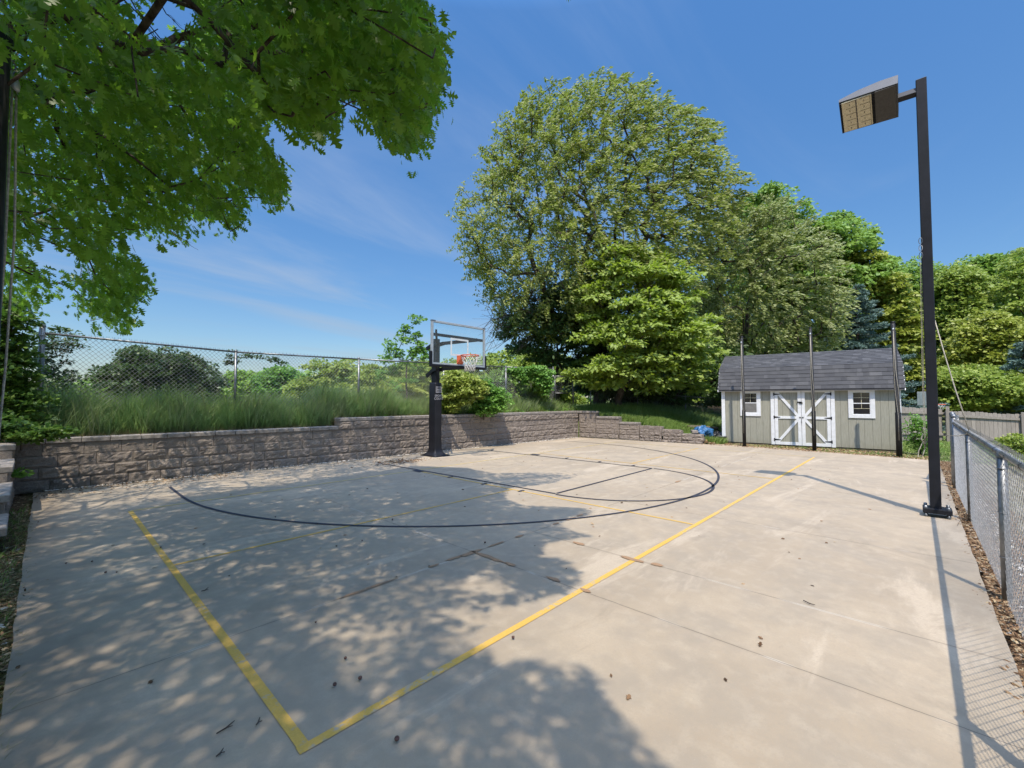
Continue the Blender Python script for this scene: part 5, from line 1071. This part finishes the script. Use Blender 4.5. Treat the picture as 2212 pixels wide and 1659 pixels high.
x = rng.uniform(15.7, 17.2, 5200); y = rng.uniform(-.4, 5.4, 5200); flat_bits('leaf_litter', 'brown leaf litter in the strip in front of the shed', x, y, .0, .05, 'litter', 'oaks')
x = rng.uniform(-.2, 15.2, 3600); y = yw(x)+rng.uniform(.3, .6, len(x)); flat_bits('leaf_litter', 'dead leaves along the soil behind the wall caps', x, y, hgt(x, y)+.02, .06, 'litter', 'oaks')
x = np.concatenate([rng.uniform(15.7, 18, 500), rng.uniform(15.5, 16.2, 300)]); y = np.concatenate([rng.uniform(5.2, 6.0, 500), rng.uniform(5.2, 6.2, 300)]); flat_bits('leaf_litter', 'reddish brown leaves around the blue tarp', x, y, hgt(x, y)+.02, .07, 'litter', 'oaks')
def pebbles(label, x, y, z, s):
    n = len(x); ico = np.array([(1, 0, 0), (.3, .95, 0), (-.8, .6, 0), (-.8, -.6, 0), (.3, -.95, 0), (.1, 0, .8)]); F = [(0, 1, 5), (1, 2, 5), (2, 3, 5), (3, 4, 5), (4, 0, 5)]
    a = rng.uniform(0, 6.28, n); c_, s_ = np.cos(a), np.sin(a); sc = s*rng.uniform(.5, 1.5, n); V = np.repeat(ico[None], n, 0)*sc[:, None, None]*np.stack([np.ones(n), rng.uniform(.6, 1, n), rng.uniform(.4, .8, n)], 1)[:, None, :]
    X = V[..., 0]*c_[:, None]-V[..., 1]*s_[:, None]; Y = V[..., 0]*s_[:, None]+V[..., 1]*c_[:, None]; V = np.stack([X+x[:, None], Y+y[:, None], V[..., 2]+np.asarray(z)[:, None]], -1)
    Fa = (np.array(F)[None]+np.arange(n)[:, None, None]*6).reshape(-1, 3); tag(quads_mesh('pebbles', V.reshape(-1, 3), Fa, M['pebble'], None, True), label, 'pebbles', None, 'stuff')
x = rng.uniform(0, 15.1, 2600); y = yw(x)-np.abs(rng.normal(0, .045, len(x)))-.02; pebbles('pale pebbles along the foot of the retaining wall', x, y, np.full(len(x), -.0), .016)
x = rng.uniform(1, 13, 1500); y = rng.uniform(-.75, -.42, len(x)); pebbles('pale stones among the mulch under the right fence', x, y, np.full(len(x), -.025), .022)
x = rng.uniform(15.9, 17.1, 900); y = rng.uniform(-.2, 5.4, 900); pebbles('pale gravel along the front of the shed', x, y, np.full(900, -.03), .025)
x = rng.uniform(-.6, -.15, 60); y = rng.uniform(1.5, 8, 60); pebbles('white shells and stones in the left bed', x, y, np.full(60, -.02), .02)
NUTS = ['sunlit reddish nut husk above the yellow corner, left of a close pair', 'dark nut husk right of the sunlit one above the yellow corner', 'dark nut husk highest of the three near the yellow corner', 'nut husk just right of the yellow line at the shade edge', 'small dark nut husk below the yellow line near the bottom edge', 'lone nut husk midway between the left yellow line and the court joint', 'nut husk left of the start of the thin service line', 'nut husk farthest left on the shaded slab', 'nut husk just below the dark arc near its lowest stretch', 'nut husk above the thin yellow service line near the arc', 'nut husk on the lit patch right of the service line under the arc', 'nut husk right beside the left yellow line', 'nut husk left of the left yellow line, nearer one of two', 'nut husk left of the left yellow line, farther one of two', 'nut husk in a light patch above the brown star shaped sealant', 'nut husk on the dark arc line at its lowest point']
for i, (px, py) in enumerate(((732, 1484), (786, 1471), (754, 1427), (1108, 1382), (864, 1603), (690, 1348), (264, 1239), (210, 1216), (690, 1133), (600, 1119), (786, 1170), (357, 1185), (240, 1240), (155, 1220), (1048, 1175), (850, 1125))):
    a, b_ = rays(px, py); D = EYE/-b_; x, y = at(px, D)
    if i == 0:
        nut = thing('nut_husk', 'small dark brown nut husk lying on the concrete', 'nut husk', (x, y, 0), 0, 'nut husks scattered on the concrete'); m = MB(); m.lathe([(.001, 0), (.009, .002), (.014, .009), (.013, .017), (.007, .021), (.005, .017), (.001, .015)], (0, 0, 0), 10); m.build('shell', M['nut'], nut)
        m = MB(); m.tube([(.004, 0, .018), (.008, .004, .026)], .0016, 5); m.build('stalk', M['twigwood'], nut); cur = nut
    else: cur = copy_tree(nut)
    cur['label'] = NUTS[i]; cur.location = (x, y, .0085); cur.rotation_euler = (R_.uniform(-.3, .3), R_.uniform(-.3, .3), R_.uniform(0, 6)); s_ = R_.uniform(.5, .85); cur.scale = (s_, s_, s_)
tw = [((485, 1590), (522, 1562), 'curved dark twig on the concrete nearest the bottom left'), ((485, 1640), (500, 1622), 'short brown twig left of the yellow corner'), ((445, 1280), (460, 1272), 'small forked twig left of the yellow line'), ((568, 1571), (575, 1555), 'short dark stick beside the yellow line'), ((1725, 1300), (1750, 1310), 'thin dry twig on the sunlit concrete at right')]
for a, b_, lb in tw:
    q = []
    for (px, py) in (a, ((a[0]+b_[0])/2+1, (a[1]+b_[1])/2+2), b_): D = EYE/-rays(px, py)[1]; q.append((*at(px, D), .012))
    m = MB(); m.tube(q, [.003, .004, .002], 6); mid = Vector(q[1]); m.tube([q[1], tuple(mid+(Vector(q[2])-Vector(q[0]))*.2+Vector((.01, -.012, .0)))], .002, 5); tag(m.build('twig', M['twigwood']), lb, 'twig')
m = MB()
for i in range(16):
    a = R_.uniform(0, 6.28); cx_, cy_ = 8.25+R_.uniform(-.5, .3), -.5+R_.uniform(-.12, .12); m.tube([(cx_, cy_, .01), (cx_+.15*math.cos(a), cy_+.08*math.sin(a), .05+R_.random()*.06), (cx_+.36*math.cos(a), cy_+.16*math.sin(a), .02)], [.004, .003, .0015], 4)
tag(m.build('dry_vine', M['logwood']), 'tangle of dry vine stems at the foot of the light pole and fence', 'dead vine', None, 'stuff')
